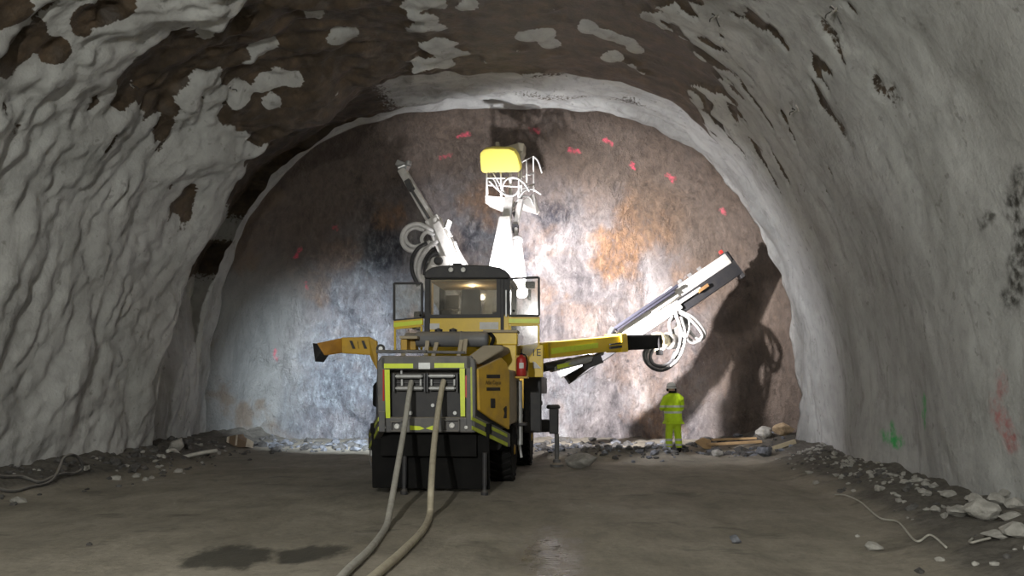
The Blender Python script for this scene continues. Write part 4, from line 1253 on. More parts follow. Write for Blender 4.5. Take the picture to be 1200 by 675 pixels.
m.beam(FP(.10, .22, -.02), FP(.42, .24), .10, .14, (0, -1, 0)); m.beam(FP(.32, .20, .05), FP(.60, .26, .06), .16, .28, (0, -1, 0), .24, .30); m.beam(FP(.60, .28, .06), FP(.985, .30, .06), .30, .30, (0, -1, 0), .32, .30)
m.build('rail_cover', WHT, RB, .015)
m = MB(); m.beam(FP(.50, .27, .1), FP(.66, .34, .12), .26, .36, (0, -1, 0), .36, .36); m.beam(FP(.66, .32, .12), FP(.72, .3, .1), .2, .2, (0, -1, 0)); m.build('rock_drill', WHT, RB, .04)
m = MB(); m.beam(FP(.62, .02, .24), FP(.78, .02, .24), .10, .10, (0, -1, 0)); m.beam(FP(.60, -.02, .22), FP(.645, -.02, .22), .26, .16, (0, -1, 0)); m.build('feed_cradle', WHT, RB, .02)
m = MB(); m.beam(FP(.76, -.02, .27), FP(.82, -.01, .27), .09, .08, (0, -1, 0)); m.build('rust_plate', simple('rusty_bracket', (.32, .17, .06), .7, 0, .5), RB, .01)
m = MB(); m.box(FP(.985, .34, .05), (.22, .3, .3), Matrix.Rotation(-.58, 3, 'Y')); m.box(FP(1.0, .05, .0), (.14, .36, .86), Matrix.Rotation(-.58, 3, 'Y')); m.build('rod_centraliser', DRK, RB, .02)
m = MB(); m.box(FP(.985, .56, .06), (.10, .12, .10), Matrix.Rotation(-.58, 3, 'Y')); m.build('red_guard', RED, RB, .01)
m = MB()
for t in (.72, .78, .84): MB().box(FP(t, .50, .06), (.12, .12, .10), Matrix.Rotation(-.58, 3, 'Y')).build('hose_guide', GRY, RB, .01)
# slender drill steel lying above the feed
s0, s1 = WL(716, 388, 20.6), WL(794, 335, 21.1)
m = MB(); m.cyl(s0, s1, .05, 10); m.cyl(WL(722, 387, 20.65), WL(790, 342, 21.05), .035, 10); m.build('drill_steel', simple('blued_steel', (.022, .022, .035), .8, 0, .3, (.05, .05, .06)), RB, smooth=False)
m = MB(); m.cyl(WL(714, 392, 20.6), WL(719, 384, 20.6), .075, 12); m.beam(WL(717, 388, 20.6), FP(.32, .1, 0), .06, .06); m.beam(WL(788, 341, 21.05), FP(.66, .3, .1), .06, .06); m.build('steel_clamp', DRK, RB)
pl_ = loc((3.85, 20.55, 2.62))
m = MB(); m.box(pl_, (.18, .12, .14)); m.beam(pl_ + Vector((0, 0, .05)), pl_ + Vector((-.02, .1, .40)), .05, .05); bl_ = m.build('added_boom_lamp', DRK, RB, .01)  # housing for the added fill under the boom
MB().box(pl_ + Vector((.02, .066, 0)), (.14, .01, .10)).build('lamp_lens', LAMP, bl_)
# lower hydraulics under the boom
m = MB(); m.cyl(WL(636, 431, 17.7), WL(668, 424, 18.5), .10, 14); m.build('swing_cylinder', DRK, RB)
m = MB(); m.cyl(WL(646, 431, 17.95), WL(690, 420, 19.0), .105, 16); m.cyl(WL(690, 420, 19.0), WL(706, 414, 19.4), .05, 10); C2 = m.build('lift_cylinder', GAL, RB)
m = MB(); m.beam(WL(653, 430, 17.95), WL(672, 425.5, 18.45), .05, .09); m.build('cylinder_tape', LIME, RB)
m = MB(); m.beam(WL(656, 438, 20.2), WL(690, 419, 20.6), .24, .22, (0, -1, 0)); m.build('feed_tail', GAL, RB, .02)
m = MB()
m.box(WL(694, 424, 19.2), (.5, .3, .22), Matrix.Rotation(-.35, 3, 'Y'))
m.build('manifold', DRK, RB, .01)
hw = MB(); Y3 = 21.2
for pts, r in (([(793, 362, 21.2), (800, 366, 21.1), (812, 372, 21.1), (822, 383, 21.1), (826, 392, 21.15), (820, 398, 21.2), (811, 392, 21.2), (803, 380, 21.2)], .045),
               ([(795, 366, 21.15), (806, 372, 21.05), (818, 384, 21.05), (823, 394, 21.1), (815, 401, 21.15), (806, 396, 21.2)], .04),
               ([(792, 364, 21.1), (796, 380, 21.0), (803, 396, 21.0), (812, 402, 21.05), (822, 399, 21.1)], .035),
               ([(798, 372, 21.1), (803, 390, 21.0), (801, 408, 21.0), (793, 423, 21.0), (781, 432, 21.0), (772, 433, 21.0)], .04),
               ([(790, 366, 21.2), (797, 385, 21.05), (796, 405, 21.0), (789, 420, 21.0)], .035),
               ([(806, 368, 21.15), (808, 385, 21.0), (801, 402, 21.0)], .03),
               ([(788, 370, 21.2), (784, 380, 21.1), (787, 392, 21.1)], .04)):
    hw = MB(); hs(hw, pts, r, 8); hw.build('hydraulic_hose', HOSE, RB, smooth=True)

hk = MB()
for pts, r in (([(764, 405, 20.9), (757, 416, 20.9), (761, 428, 20.9), (772, 433.5, 20.95), (783, 431, 21.0), (792, 422, 21.1), (796, 410, 21.2)], .055),
               ([(766, 408, 20.95), (762, 418, 20.95), (766, 427, 20.95), (776, 429, 21.0), (786, 424, 21.1), (791, 412, 21.2)], .05),
               ([(762, 406, 20.85), (755, 413, 20.85), (757, 424, 20.85), (766, 432, 20.9), (778, 434, 20.95)], .045)):
    hk = MB(); hs(hk, pts, r, 8); hk.build('hydraulic_hose', HOSED, RB, smooth=True)


# ------------------------------------------------------------------ fire extinguisher standing in its rack
p = loc(W(609.8, 441, 15.1)); z0 = 1.06
zA, zB = P(610, 441, 2.05).z, P(610, 416, 2.05).z
px_, py_ = P(611, 430, 2.05).x, 2.05
fx = ORIG + RGT * px_ + FWD * py_
fe = empty('fire_extinguisher', (fx.x, fx.y, zA), 0)
fe.location.z += .004
tag(fe, 'red fire extinguisher with white label on the right flank of the yellow rig', 'fire extinguisher')
H = zB - zA
MB().lathe([(.0, 0), (.085, 0), (.095, .02), (.095, H * .78), (.08, H * .88), (.03, H * .95), (.03, H)], (0, 0, 0), (0, 0, 1), 22).build('cylinder', RED, fe, smooth=True)
m = MB(); m.tube([( .097 * math.sin(a), -.097 * math.cos(a), H * .45) for a in (-.5, -.25, 0, .25, .5)], .001, 4)
lab = MB()
for k in range(6):
    a0, a1 = -.45 + .15 * k, -.30 + .15 * k
    lab.prism([(.098 * math.sin(a0), -.098 * math.cos(a0), H * .36), (.098 * math.sin(a1), -.098 * math.cos(a1), H * .36), (.098 * math.sin(a1), -.098 * math.cos(a1), H * .62), (.098 * math.sin(a0), -.098 * math.cos(a0), H * .62)], (0, .003, 0))
lab.build('label_plate', WLAB, fe)
m = MB(); m.cyl((0, 0, H), (0, 0, H + .03), .025, 10); m.beam((0, .03, H + .03), (0, -.11, H + .05), .02, .02); m.beam((0, .03, H + .055), (0, -.10, H + .09), .02, .015); m.build('handle', BLK, fe)
m = MB(); m.tube(spline([(0.02, 0, H + .01), (.08, -.02, H - .02), (.11, -.03, H * .6), (.10, -.05, H * .25)]), .012, 7); m.build('hose', BLK, fe, smooth=True)
# rack that carries it
m = MB(); m.box2((px_ - .13, py_ - .13, zA - .04), (px_ + .13, py_ + .15, zA)); m.box2((px_ - .12, py_ + .12, zA), (px_ + .12, py_ + .15, zB)); m.build('extinguisher_rack', YELD, rig, .01)

m = MB(); m.prism([P(436.5, 452, 1.6), P(440, 447, 1.6), P(446, 446, 1.6), P(446, 478, 1.6), P(436, 476, 1.6)], (0, .5, 0)); m.build('mirror_guard', BLK, rig, .04)
m = MB(); m.tube(spline([P(434.5, 522, .9), P(433.5, 535, .9), P(436, 547, .9), P(442, 556, .9), P(448, 559, .9)]), .012, 6); m.build('drain_hose', GRY, rig, smooth=True)
m = MB(); m.box(P(438, 531, .9), (.10, .06, .10)); m.build('junction_box', GAL, rig, .008)
# ------------------------------------------------------------------ supply cables lying from the rig to the front
CABM = simple('dusty_cream_cable', (.40, .36, .27), .7, 0, .55, (.22, .19, .14), 9)
CABG = simple('dusty_grey_cable', (.36, .35, .31), .7, 0, .55, (.20, .18, .15), 9)
def lie(px, py, r): 
    p = G(px, py); p = G(px, py, floor_z(p.x, p.y) + r); return p
def world_path(pts): return spline(pts, 10)
def PW(px, py, ly):
    q = P(px, py, ly); return ORIG + RGT * q.x + FWD * q.y + Vector((0, 0, q.z))
R1 = .042
c1 = MB().tube(world_path([PW(482, 447, .02), W(479.5, 462, 12.55), W(474, 500, 12.1), W(468, 535, 11.5), W(461, 575, 10.8), W(456.5, 600, 10.3), lie(452, 618, R1), lie(434, 643, R1), lie(408, 668, R1), lie(388, 690, R1), lie(340, 740, R1)]), R1, 10)
tag(c1.build('supply_cable', CABG, None, smooth=True), 'left of the two thick dusty cables hanging from the rig tail to the floor', 'cable', 'thick cables trailing from the rig')
c2 = MB().tube(world_path([PW(520, 446, .02), W(516.5, 462, 12.55), W(511, 500, 12.0), W(507.5, 535, 11.4), W(505, 575, 10.7), lie(503.5, 603, R1 + .02), lie(495, 622, R1), lie(470, 648, R1), lie(440, 674, R1), lie(410, 700, R1), lie(372, 740, R1)]), R1 * 1.06, 10)
tag(c2.build('supply_cable', CABM, None, smooth=True), 'right of the two thick cables, cream coloured and kinked where it meets the floor', 'cable', 'thick cables trailing from the rig')

# ------------------------------------------------------------------ loose lines at the foot of the walls
DCAB = simple('dark_cable', (.035, .034, .032), .6, 0, .6, (.14, .13, .12), 6, .5, (.30, .28, .25))
pc = []
def wallhit(px, py, off=.08):
    p, n = hit(px, py); return p + n * off
d0 = 14.2
pts = [W(-30, 583, 12.3), W(10, 580, 12.5), W(36, 574, 12.9), W(56, 566, 13.3), W(66, 556, 13.6), W(71, 545, 13.8), W(75, 537, 13.9), W(82, 533, 14.0), W(90, 535, 14.2), W(96, 543, 14.3), W(95, 551, 14.3), W(86, 555, 14.1), W(74, 555, 13.8), W(62, 559, 13.5), W(46, 565, 13.2), W(25, 567, 13.1), W(0, 570, 12.8), W(-30, 572, 12.6)]
pts = [Vector((p.x, p.y, max(p.z, floor_z(p.x, p.y) + .03))) for p in pts]
tag(MB().tube(world_path(pts), .028, 8).build('loose_cable', DCAB, None, smooth=True), 'dark looped cable lying along the foot of the left wall', 'cable')
pts = [(195, 549), (203, 543), (213, 537), (226, 533), (240, 530), (254, 528)]
q = [W(a, b, 17.6 + i * .25) for i, (a, b) in enumerate(pts)]
q = [Vector((p.x, p.y, max(p.z, floor_z(p.x, p.y) + .05))) for p in q]
tag(MB().tube(world_path(q), .045, 8).build('plastic_pipe', simple('pale_plastic', (.50, .49, .45), .6, 0, .5, (.25, .24, .21), 5), None, smooth=True), 'short pale bent pipe lying on dark muck by the left wall', 'pipe')
pts = [(978, 566), (990, 572), (1008, 580), (1030, 591), (1052, 604), (1072, 614), (1090, 620), (1108, 625)]
q = []
for a, b in pts:
    p = G(a, b); p = G(a, b, floor_z(p.x, p.y) + .02); p = Vector((p.x, p.y, floor_z(p.x, p.y) + .015)); q.append(p)
tag(MB().tube(world_path(q), .012, 6).build('thin_wire', simple('pale_wire', (.42, .41, .36), .6, 0, .3), None, smooth=True), 'thin pale wire running over the floor along the right wall', 'wire')
q = [Vector((p.x, p.y, max(p.z, floor_z(p.x, p.y) + .03))) for p in [W(1140, 638, 8.15), W(1137, 646, 8.05), W(1140, 652, 7.9), W(1150, 651, 7.9), W(1162, 648, 7.95)]]
tag(MB().tube(world_path(q), .012, 6).build('wire_offcut', simple('grey_wire', (.36, .35, .31), .6, 0, .3), None, smooth=True), 'short hooked wire among the pale stones at the lower right', 'wire')

# ------------------------------------------------------------------ stones
def rock_mat(name, a, b):
    m, nt, bs = newmat(name)
    tc = N(nt, 'ShaderNodeTexCoord')
    n = tex_noise(nt, tc.outputs['Object'], 6, 6, .7)
    L(nt, ramp(nt, n, [(.32, a), (.68, b)]), bs.inputs['Base Color']); bs.inputs['Roughness'].default_value = .85
    bump(nt, bs, tex_noise(nt, tc.outputs['Object'], 22, 5, .7), .6, .03)
    return m
STP = rock_mat('pale_stone', (.20, .195, .175), (.38, .37, .34))
STD = rock_mat('dark_stone', (.035, .034, .032), (.11, .105, .10))
STB = rock_mat('blue_grey_stone', (.055, .058, .065), (.20, .21, .235))
STT = rock_mat('tan_stone', (.20, .14, .08), (.42, .32, .20))
def rock_bm(r, flat=.7, seed=0, sub=2, elong=1.0):
    bm = bmesh.new(); bmesh.ops.create_icosphere(bm, subdivisions=sub, radius=1)
    rnd = random.Random(seed)
    planes = [(Vector((rnd.uniform(-1, 1), rnd.uniform(-1, 1), rnd.uniform(-1, 1))).normalized(), rnd.uniform(.5, .85)) for _ in range(9)]
    for v in bm.verts:
        p = v.co.copy()
        for n, d in planes:
            k = p.dot(n)
            if k > d: p -= n * (k - d)
        p *= 1 + .16 * noise.noise(p * 1.7 + Vector((seed, 0, 0)))
        v.co = Vector((p.x * r * elong, p.y * r, p.z * r * flat))
    return bm
def rock(name, p, r, mat, label, cat='stone', group=None, flat=.7, seed=0, elong=1.0, rz=0.0, sink=.15):
    bm = rock_bm(r, flat, seed, 3 if r > .12 else 2, elong); me = bpy.data.meshes.new(name); bm.to_mesh(me)
    zmin = min(v.co.z for v in bm.verts); bm.free()
    me.materials.append(mat)
    o = link(bpy.data.objects.new(name, me))
    o.location = (p[0], p[1], floor_z(p[0], p[1]) - zmin * (1 - sink)); o.rotation_euler = (0, 0, rz)
    return tag(o, label, cat, group)
rock('stone', G(862, 635), .075, STB, 'small grey stone alone on the brown floor right of the wet glint', seed=3)
rock('stone', G(1025, 646), .075, STP, 'small pale stone on the floor near the lower right corner', seed=5, elong=1.4)
rock('stone', G(680, 549), .30, STP, 'pale boulder on the floor between the rig and the worker', seed=8, flat=.55, elong=1.4)
rock('stone', G(104, 641), .035, STD, 'tiny dark stone alone on the left of the floor', seed=9)
rock('stone', G(205, 541), .22, STP, 'pale stone beside the short bent pipe at the left wall', seed=12, flat=.8)
rock('stone', G(1171, 658), .125, STP, 'flat pale slab stone lowest in the right corner', seed=14, flat=.45, elong=1.35, rz=-.3)
pr = random.Random(4)
right_spots = [(1125, 633, .12), (1141, 619, .08), (1153, 640, .14), (1170, 628, .12), (1186, 645, .13), (1193, 664, .10), (1098, 624, .06), (1113, 612, .08), (1183, 622, .10), (1090, 607, .06), (1160, 612, .09), (1146, 628, .08), (1194, 632, .1), (1108, 633, .05)]
for i, (a, b, r) in enumerate(right_spots):
    g_ = G(a, b)
    rock('stone', g_, r, STP, 'pale broken stone in the heap at the foot of the right wall', 'stone', 'pale stones heaped at the right wall', flat=pr.uniform(.55, .9), seed=20 + i, elong=pr.uniform(1, 1.5), rz=pr.uniform(0, 3))
rock('stone', W(895, 519, 22.6), .24, STP, 'round pale stone on the muck ridge right of the worker', seed=51, flat=.9)
rock('stone', W(921, 516, 22.4), .28, STT, 'tan stone at the right end of the rock face', seed=52, flat=.7, elong=1.3)
rock('stone', W(897, 537, 19.6), .22, STB, 'grey stone in front of the muck ridge right of the worker', seed=54)
rock('stone', W(840, 533, 20.2), .16, STP, 'small whitish stone just right of the worker boots', seed=55)

KEEP = []
def keep_from_scene():
    bpy.context.view_layer.update()
    for o in bpy.data.objects:
        if o.type != 'MESH' or o.get('kind') in ('structure', 'stuff'): continue
        pts = [o.matrix_world @ Vector(c) for c in o.bound_box]
        if o.data.vertices and len(o.data.vertices) > 60 and max((a - b).length for a in pts for b in pts) > 1.2:
            vs = [o.matrix_world @ v.co for v in list(o.data.vertices)[::6]]
            for v in vs:
                if v.z < floor_z(v.x, v.y) + .35: KEEP.append((v.x, v.y, .12))
        elif min(p.z for p in pts) < .8:
            n = 6; a, b = min(p.x for p in pts), max(p.x for p in pts); c, d = min(p.y for p in pts), max(p.y for p in pts)
            for i in range(n):
                for k in range(n): KEEP.append((a + (b - a) * i / (n - 1), c + (d - c) * k / (n - 1), .10))
def clear(x, y, r):
    z = floor_z(x, y)
    for (a, b, k) in KEEP:
        if (a - x) ** 2 + (b - y) ** 2 < (k + 1.7 * r) ** 2: return False
    p, n, i, d = TUN_BVH.find_nearest(Vector((x, y, z + r * .4)))
    if d < 1.75 * r: return False
    return (Vector((x, y, z)) - p).dot(Vector((cen(y), min(y, 20), 2)) - p) > 0
def rubble(name, spots, mats, lab, cat, seed):
    spots = [q for q in spots if clear(*q)]
    bmj = bmesh.new(); rnd = random.Random(seed)
    for k, (x, y, r) in enumerate(spots):
        bm = rock_bm(r, rnd.uniform(.5, .9), seed * 100 + k, 1, rnd.uniform(1, 1.6))
        M = Matrix.Translation((x, y, floor_z(x, y) + r * .15)) @ Matrix.Rotation(rnd.uniform(0, 6.3), 4, 'Z') @ Matrix.Rotation(rnd.uniform(-.4, .4), 4, 'X')
        bm.transform(M)
        me = bpy.data.meshes.new('t'); bm.to_mesh(me); bm.free(); bmj.from_mesh(me); bpy.data.meshes.remove(me)
    me = bpy.data.meshes.new(name); bmj.to_mesh(me); bmj.free()
    for m_ in mats: me.materials.append(m_)
    o = link(bpy.data.objects.new(name, me))
    # whole pieces take one colour each: loose islands are told apart by their order
    nf = 80
    idx = [((i // nf) * 7919 % 13) % len(mats) for i in range(len(me.polygons))]
    me.polygons.foreach_set('material_index', idx)
    return tag(o, lab, cat, None, 'stuff')
# ------------------------------------------------------------------ timber and scrap by the face
WOOD = simple('pale_timber', (.46, .31, .16), .8, 0, .5, (.22, .14, .08), 5)
def lay_beam(name, a, b, w, h, mat, label, cat, lift=.0):
    a = Vector(a); b = Vector(b)
    a.z = max(a.z, floor_z(a.x, a.y) + h / 2); b.z = max(b.z, floor_z(b.x, b.y) + h / 2)
    m = MB().beam(a, b, w, h)
    return tag(m.build(name, mat, None, .01), label, cat)
lay_beam('timber_plank', W(829, 521, 22.0), W(892, 519, 22.2), .16, .07, WOOD, 'long tan plank lying on the rubble right of the worker', 'plank')
lay_beam('timber_plank', W(834, 515.5, 22.7), W(886, 514.5, 22.9), .12, .06, WOOD, 'thin plank behind the long tan one at the foot of the face', 'plank')
lay_beam('timber_plank', W(906, 533, 20.5), W(933, 534, 20.4), .2, .1, simple('grey_tan_timber', (.34, .29, .19), .8, 0, .5, (.2, .16, .1), 5), 'short pale board at the right end of the rubble against the wall', 'plank')
bx = W(826, 517, 22.3)
m = MB()
m.prism([Vector((bx.x - .28, bx.y, floor_z(bx.x, bx.y) + .20)), Vector((bx.x - .02, bx.y, floor_z(bx.x, bx.y) + .02)), Vector((bx.x + .16, bx.y, floor_z(bx.x, bx.y))), Vector((bx.x + .17, bx.y, floor_z(bx.x, bx.y) + .26)), Vector((bx.x - .05, bx.y, floor_z(bx.x, bx.y) + .32))], (.06, .3, 0))
tag(m.build('wooden_block', WOOD, None, .02), 'bright tan splintered block on the rubble beside the worker', 'wood block')
# scrap carton by the left wall
cb = empty('cardboard_carton', (0, 0, 0)); q0 = G(281, 527); q0 = Vector((q0.x, q0.y, 0)); q0 = W(281, 521, 21.6)
zf = floor_z(q0.x, q0.y); cb.location = (q0.x, q0.y, zf)
tag(cb, 'crushed brown carton with pale torn flaps at the left foot of the face', 'carton')
CARD = simple('brown_card', (.16, .11, .07), .85, 0, .5); CARDP = simple('pale_card', (.52, .46, .38), .85, 0, .4)
m = MB(); m.prism([(-.30, 0, .02), (-.30, 0, .30), (-.08, 0, .34), (-.04, 0, .26), (.22, 0, .12), (.2, 0, .0)], (.05, .35, 0)); m.build('body', CARD, cb, .01)
m = MB(); m.prism([(-.12, -.03, .06), (-.07, -.03, .06), (-.06, -.03, .33), (-.10, -.03, .34)], (0, .03, 0)); m.build('flap', CARDP, cb)
m = MB(); m.prism([(.17, -.04, .02), (.36, -.04, -.0), (.38, -.04, .15), (.20, -.04, .24)], (0, .05, 0)); m.build('flap', CARDP, cb)
m = MB(); m.prism([(-.36, -.02, .10), (-.30, -.02, .08), (-.29, -.02, .30), (-.35, -.02, .28)], (0, .04, 0)); m.build('flap', CARDP, cb)

# ------------------------------------------------------------------ rock bolts left proud of the lining
BOLT = simple('bright_steel', (.55, .54, .50), .35, .7, .4)
def bolt(px, py, label, legs=3, s=.8):
    p, n = hit(px, py)
    o = empty('rock_bolt', p); tag(o, label, 'rock bolt')
    q = n.to_track_quat('Z', 'Y').to_matrix()
    m = MB(); m.box((0, 0, .02), (.16 * s, .16 * s, .02), q); pl = m.build('plate', BOLT, o, .004)
    m = MB(); m.cyl(-n * .1, n * .16 * s, .016 * s, 10); m.lathe([(.0, 0), (.032 * s, 0), (.032 * s, .03), (0, .03)], n * .035, n, 6); m.build('bolt_rod', BOLT, o)
    rnd = random.Random(int(px))
    for k in range(legs):
        d = (q @ Vector((math.cos(2.1 * k + .6), math.sin(2.1 * k + .6), .5))).normalized()
        m = MB(); m.tube(spline([n * .05, n * .05 + d * .14 * s, n * .02 + d * .20 * s + Vector((0, 0, -.06))], 4), .010, 6); m.build('tie_wire', DCAB, o, smooth=True)
    return o
bolt(841, 17, 'rock bolt with bent wires on the bare crown at the top, right of centre')
bolt(981, 9, 'rock bolt with hanging wires at the very top of the right haunch', 3, .9)
bolt(268, 104, 'small rock bolt beside a white sprayed patch on the left haunch', 2, .8)
bolt(935, 128, 'rock bolt plate on the right haunch below a dark seam', 2, .8)
bolt(152, 98, 'rock bolt in the grey lining high on the left wall', 2, .7)

# ------------------------------------------------------------------ the worker
feet = G(790, 531)
per = empty('person', (feet.x, feet.y, floor_z(feet.x, feet.y)), math.radians(14))
tag(per, 'person in lime jacket and trousers and white helmet standing with back turned', 'person')
SKIN = simple('skin', (.45, .28, .20), .6, 0, .15)
def hivis(name, bands, base=(.50, .74, .01)):
    m, nt, bs = newmat(name)
    tc = N(nt, 'ShaderNodeTexCoord'); sx = N(nt, 'ShaderNodeSeparateXYZ'); L(nt, tc.outputs['Object'], sx.inputs[0])
    n = tex_noise(nt, tc.outputs['Object'], 7, 4, .6)
    col = mixrgb(nt, ramp(nt, n, [(.4, 0.0), (.8, .5)]), base, (.36, .46, .02))
    f = None
    for z0, z1 in bands:
        a = math_(nt, 'MULTIPLY', math_(nt, 'GREATER_THAN', sx.outputs[2], z0), math_(nt, 'LESS_THAN', sx.outputs[2], z1))
        f = a if f is None else math_(nt, 'MAXIMUM', f, a)
    col = mixrgb(nt, f, col, (.48, .50, .46))
    L(nt, col, bs.inputs['Base Color']); bs.inputs['Roughness'].default_value = .75
    bump(nt, bs, tex_noise(nt, mapping(nt, tc.outputs['Object'], (1, 1, .45)), 9, 4, .6), .9, .06)
    return m
def skin_mesh(name, joints, edges, mat, parent, sub=2, root=0):
    me = bpy.data.meshes.new(name)
    me.from_pydata([j[0] for j in joints], edges, [])
    o = link(bpy.data.objects.new(name, me), parent)
    sk = o.modifiers.new('skin', 'SKIN'); sk.use_smooth_shade = True
    ss = o.modifiers.new('sub', 'SUBSURF'); ss.levels = sub; ss.render_levels = sub
    for i, j in enumerate(joints):
        r = j[1]
        me.skin_vertices[0].data[i].radius = r if isinstance(r, tuple) else (r, r)
    me.skin_vertices[0].data[root].use_root = True
    me.materials.append(mat)
    return o
# body: pelvis, spine, neck, head, arms with fingers, legs; facing +y
J, E = [], []
def jt(p, r, par=None):
    J.append((p, r)); i = len(J) - 1
    if par is not None: E.append((par, i))
    return i
pel = jt((0, 0, .95), (.15, .11)); sp1 = jt((0, .01, 1.12), (.145, .10), pel); sp2 = jt((0, .0, 1.32), (.16, .11), sp1); sp3 = jt((0, -.01, 1.45), (.13, .09), sp2)
nk = jt((-.01, .01, 1.53), .055, sp3); hd0 = jt((-.015, .03, 1.60), (.070, .080), nk); hd1 = jt((-.02, .035, 1.68), (.076, .095), hd0); hd2 = jt((-.02, .03, 1.76), (.062, .078), hd1)
nose = jt((-.028, .135, 1.665), .012, hd1)
for s in (-1, 1):
    ear = jt((-.02 + s * .085, .03, 1.67), (.012, .022), hd1)
    sh = jt((s * .20, -.01, 1.42), .058, sp3)
    if s < 0: el = jt((-.285, .02, 1.17), .042, sh); wr_ = jt((-.20, .24, 1.16), .030, el); dirv = Vector((.45, .85, .12)).normalized()
    else: el = jt((.275, .06, 1.16), .042, sh); wr_ = jt((.14, .26, 1.14), .030, el); dirv = Vector((-.55, .8, .1)).normalized()
    wp = Vector(J[wr_][0]); palm = jt(tuple(wp + dirv * .075), (.036, .018), wr_)
    side = Vector((0, 0, 1)).cross(dirv).normalized()
    lat = Vector((0, 0, 1))
    for k, ln_ in enumerate((.070, .080, .074, .058)):
        off = lat * (.030 - .020 * k)
        b0 = jt(tuple(wp + dirv * .10 + off), .010, palm)
        b1 = jt(tuple(wp + dirv * (.10 + ln_ * .55) + off + side * s * .008), .009, b0)
        b2 = jt(tuple(wp + dirv * (.10 + ln_ * .9) + off + side * s * .030), .008, b1)
    t0 = jt(tuple(wp + dirv * .05 + lat * .035), .012, palm); t1 = jt(tuple(wp + dirv * .085 + lat * .062 + side * s * .012), .010, t0)
    hp = jt((s * .10, 0, .88), .095, pel); kn = jt((s * .125, .025, .50), .062, hp); an = jt((s * .135, -.01, .10), .042, kn); toe = jt((s * .145, .13, .05), (.042, .03), an)
body = skin_mesh('body', J, E, SKIN, per, 2, pel)
JK = hivis('hi_vis_jacket', [(1.20, 1.255), (1.045, 1.10)])
TR = hivis('hi_vis_trousers', [(.33, .39), (.20, .255)], (.46, .66, .015))
# jacket
J, E = [], []
a0 = jt((0, 0, .85), (.228, .165)); a1 = jt((0, .0, .98), (.245, .17)); a2 = jt((0, .01, 1.14), (.235, .165)); a3 = jt((0, .0, 1.32), (.235, .165)); a4 = jt((0, -.01, 1.44), (.18, .13)); a5 = jt((-.01, .0, 1.60), (.10, .095))
for x, y_ in ((a0, a1), (a1, a2), (a2, a3), (a3, a4), (a4, a5)): E.append((x, y_))
for s in (-1, 1):
    sh = jt((s * .215, -.01, 1.41), .105, a4)
    if s < 0: el = jt((-.315, .02, 1.17), .078, sh); jt((-.225, .20, 1.165), .060, el)
    else: el = jt((.285, .06, 1.16), .080, sh); jt((.165, .22, 1.145), .062, el)
jk = skin_mesh('jacket', J, E, JK, per, 2, a1)
J, E = [], []
p0 = jt((0, 0, .93), (.185, .13)); p1 = jt((0, 0, .84), (.175, .135), p0)
for s in (-1, 1):
    h_ = jt((s * .105, 0, .74), (.105, .12), p1); k_ = jt((s * .13, .02, .48), (.092, .10), h_); jt((s * .138, .0, .28), (.090, .098), k_); n_ = jt((s * .14, -.005, .11), (.088, .10), len(J) - 1)
tr = skin_mesh('trousers', J, E, TR, per, 2, p0)
for s in (-1, 1):
    J, E = [], []
    b0 = jt((s * .14, -.02, .20), .066); b1 = jt((s * .14, -.02, .075), (.066, .07), b0); b2 = jt((s * .143, .07, .055), (.058, .05), b1); b3 = jt((s * .148, .17, .045), (.045, .036), b2)
    skin_mesh('boot', J, E, BLK, per, 2, b0)
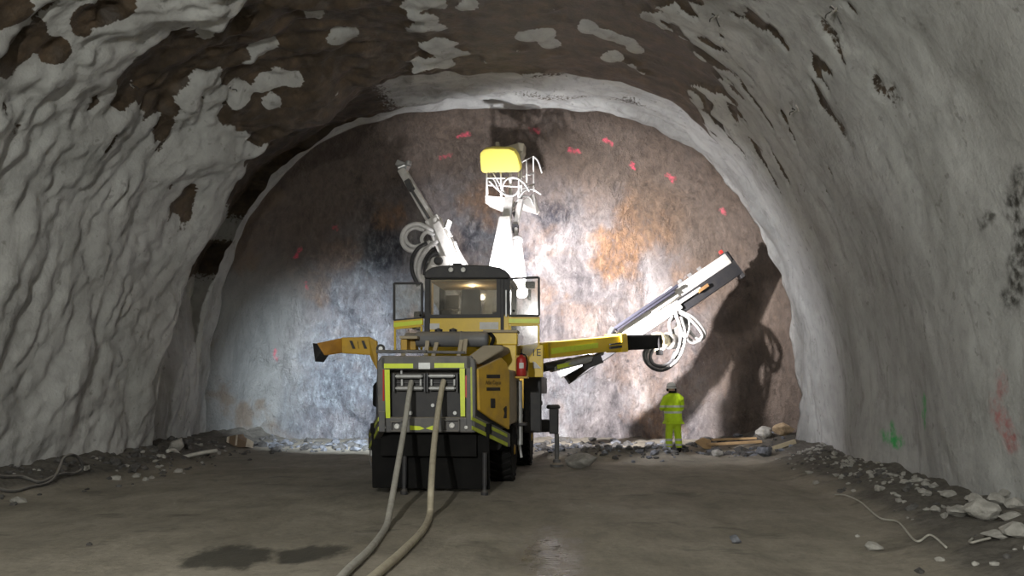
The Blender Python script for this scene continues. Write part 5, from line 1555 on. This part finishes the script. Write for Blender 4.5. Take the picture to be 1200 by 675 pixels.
# helmet
HELW = simple('white_helmet_shell', (.70, .70, .68), .4, 0, .35, (.35, .34, .32), 9)
hc = Vector((-.02, .03, 1.735))
m = MB(); prof = [(0.118, -.03), (.142, -.032), (.142, -.022), (.122, -.012), (.121, .02), (.112, .06), (.092, .095), (.055, .118), (.0, .125)]
m.lathe(prof, hc, (-.05, -.08, 1), 28)
m.prism([hc + Vector((-.08, .09, -.035)), hc + Vector((-.04, .18, -.045)), hc + Vector((.04, .18, -.045)), hc + Vector((.08, .09, -.035))], (0, 0, .012))
hl = m.build('helmet', HELW, per, .004, True)
m = MB()
for s in (-1, 1): m.lathe([(0, 0), (.032, 0), (.04, .012), (.04, .03), (.03, .042), (0, .042)], hc + Vector((s * .092, 0, -.075)), (s, 0, 0), 16)
m.build('ear_defenders', BLK, hl)
m = MB(); m.tube([hc + Vector((.123 * math.cos(a), .123 * math.sin(a), .005)) for a in [2 * PI * k / 24 for k in range(25)]], .008, 6); m.build('lamp_strap', BLK, hl)
m = MB(); m.tube([Vector((.0 + .085 * math.cos(a), .02 + .10 * math.sin(a), 1.60 )) for a in (PI, 1.2 * PI, 1.4 * PI, 1.6 * PI, 1.8 * PI, 2 * PI)], .03, 8); m.build('hair', BLK, per, smooth=True)

keep_from_scene()
rn = random.Random(11)
sp = []
for k in range(420):
    y = rn.uniform(11.5, 21); c_ = cen(y); wl = c_ - 7.7 if y < 18 else c_ - 8.1
    sp.append((wl + abs(rn.gauss(0, .75)), y, rn.choice((.03, .04, .05, .07, .11))))
rubble('rubble', sp, [STD, STD, STP, STD], 'loose dark muck and stones strewn along the left wall', 'rubble', 2)
sp = []
for k in range(520):
    y = rn.uniform(7, 19.3); c_ = cen(y); wr = c_ + 7.45 if y < 18 else c_ + 7.9
    if y < 18: wr -= .55 * sst(13, 7, y)
    sp.append((wr - abs(rn.gauss(0, .45)), y, rn.choice((.02, .03, .04, .05, .07))))
rubble('rubble', sp, [STP, STP, STD], 'broken pale stones and dirt strewn along the right wall', 'rubble', 3)
sp = []
for k in range(700):
    x = rn.uniform(-7.4, 8); y = 22.7 + rn.gauss(0, .8)
    sp.append((x, max(21.3, min(y, 24.3)), rn.choice((.03, .05, .06, .08, .13, .18))))
for k in range(380):
    x = rn.uniform(.9, 4.0); y = 19.9 + rn.gauss(0, .45)
    sp.append((x, y, rn.choice((.03, .04, .05, .07, .1))))
for k in range(140):
    x = rn.uniform(4.8, 7.0); y = max(19.8, 20.6 + rn.gauss(0, .5))
    sp.append((x, y, rn.choice((.03, .05, .08, .12))))
rubble('rubble', sp, [STB, STD, STD, STB, STD], 'grey blasted rubble along the foot of the rock face', 'rubble', 5)
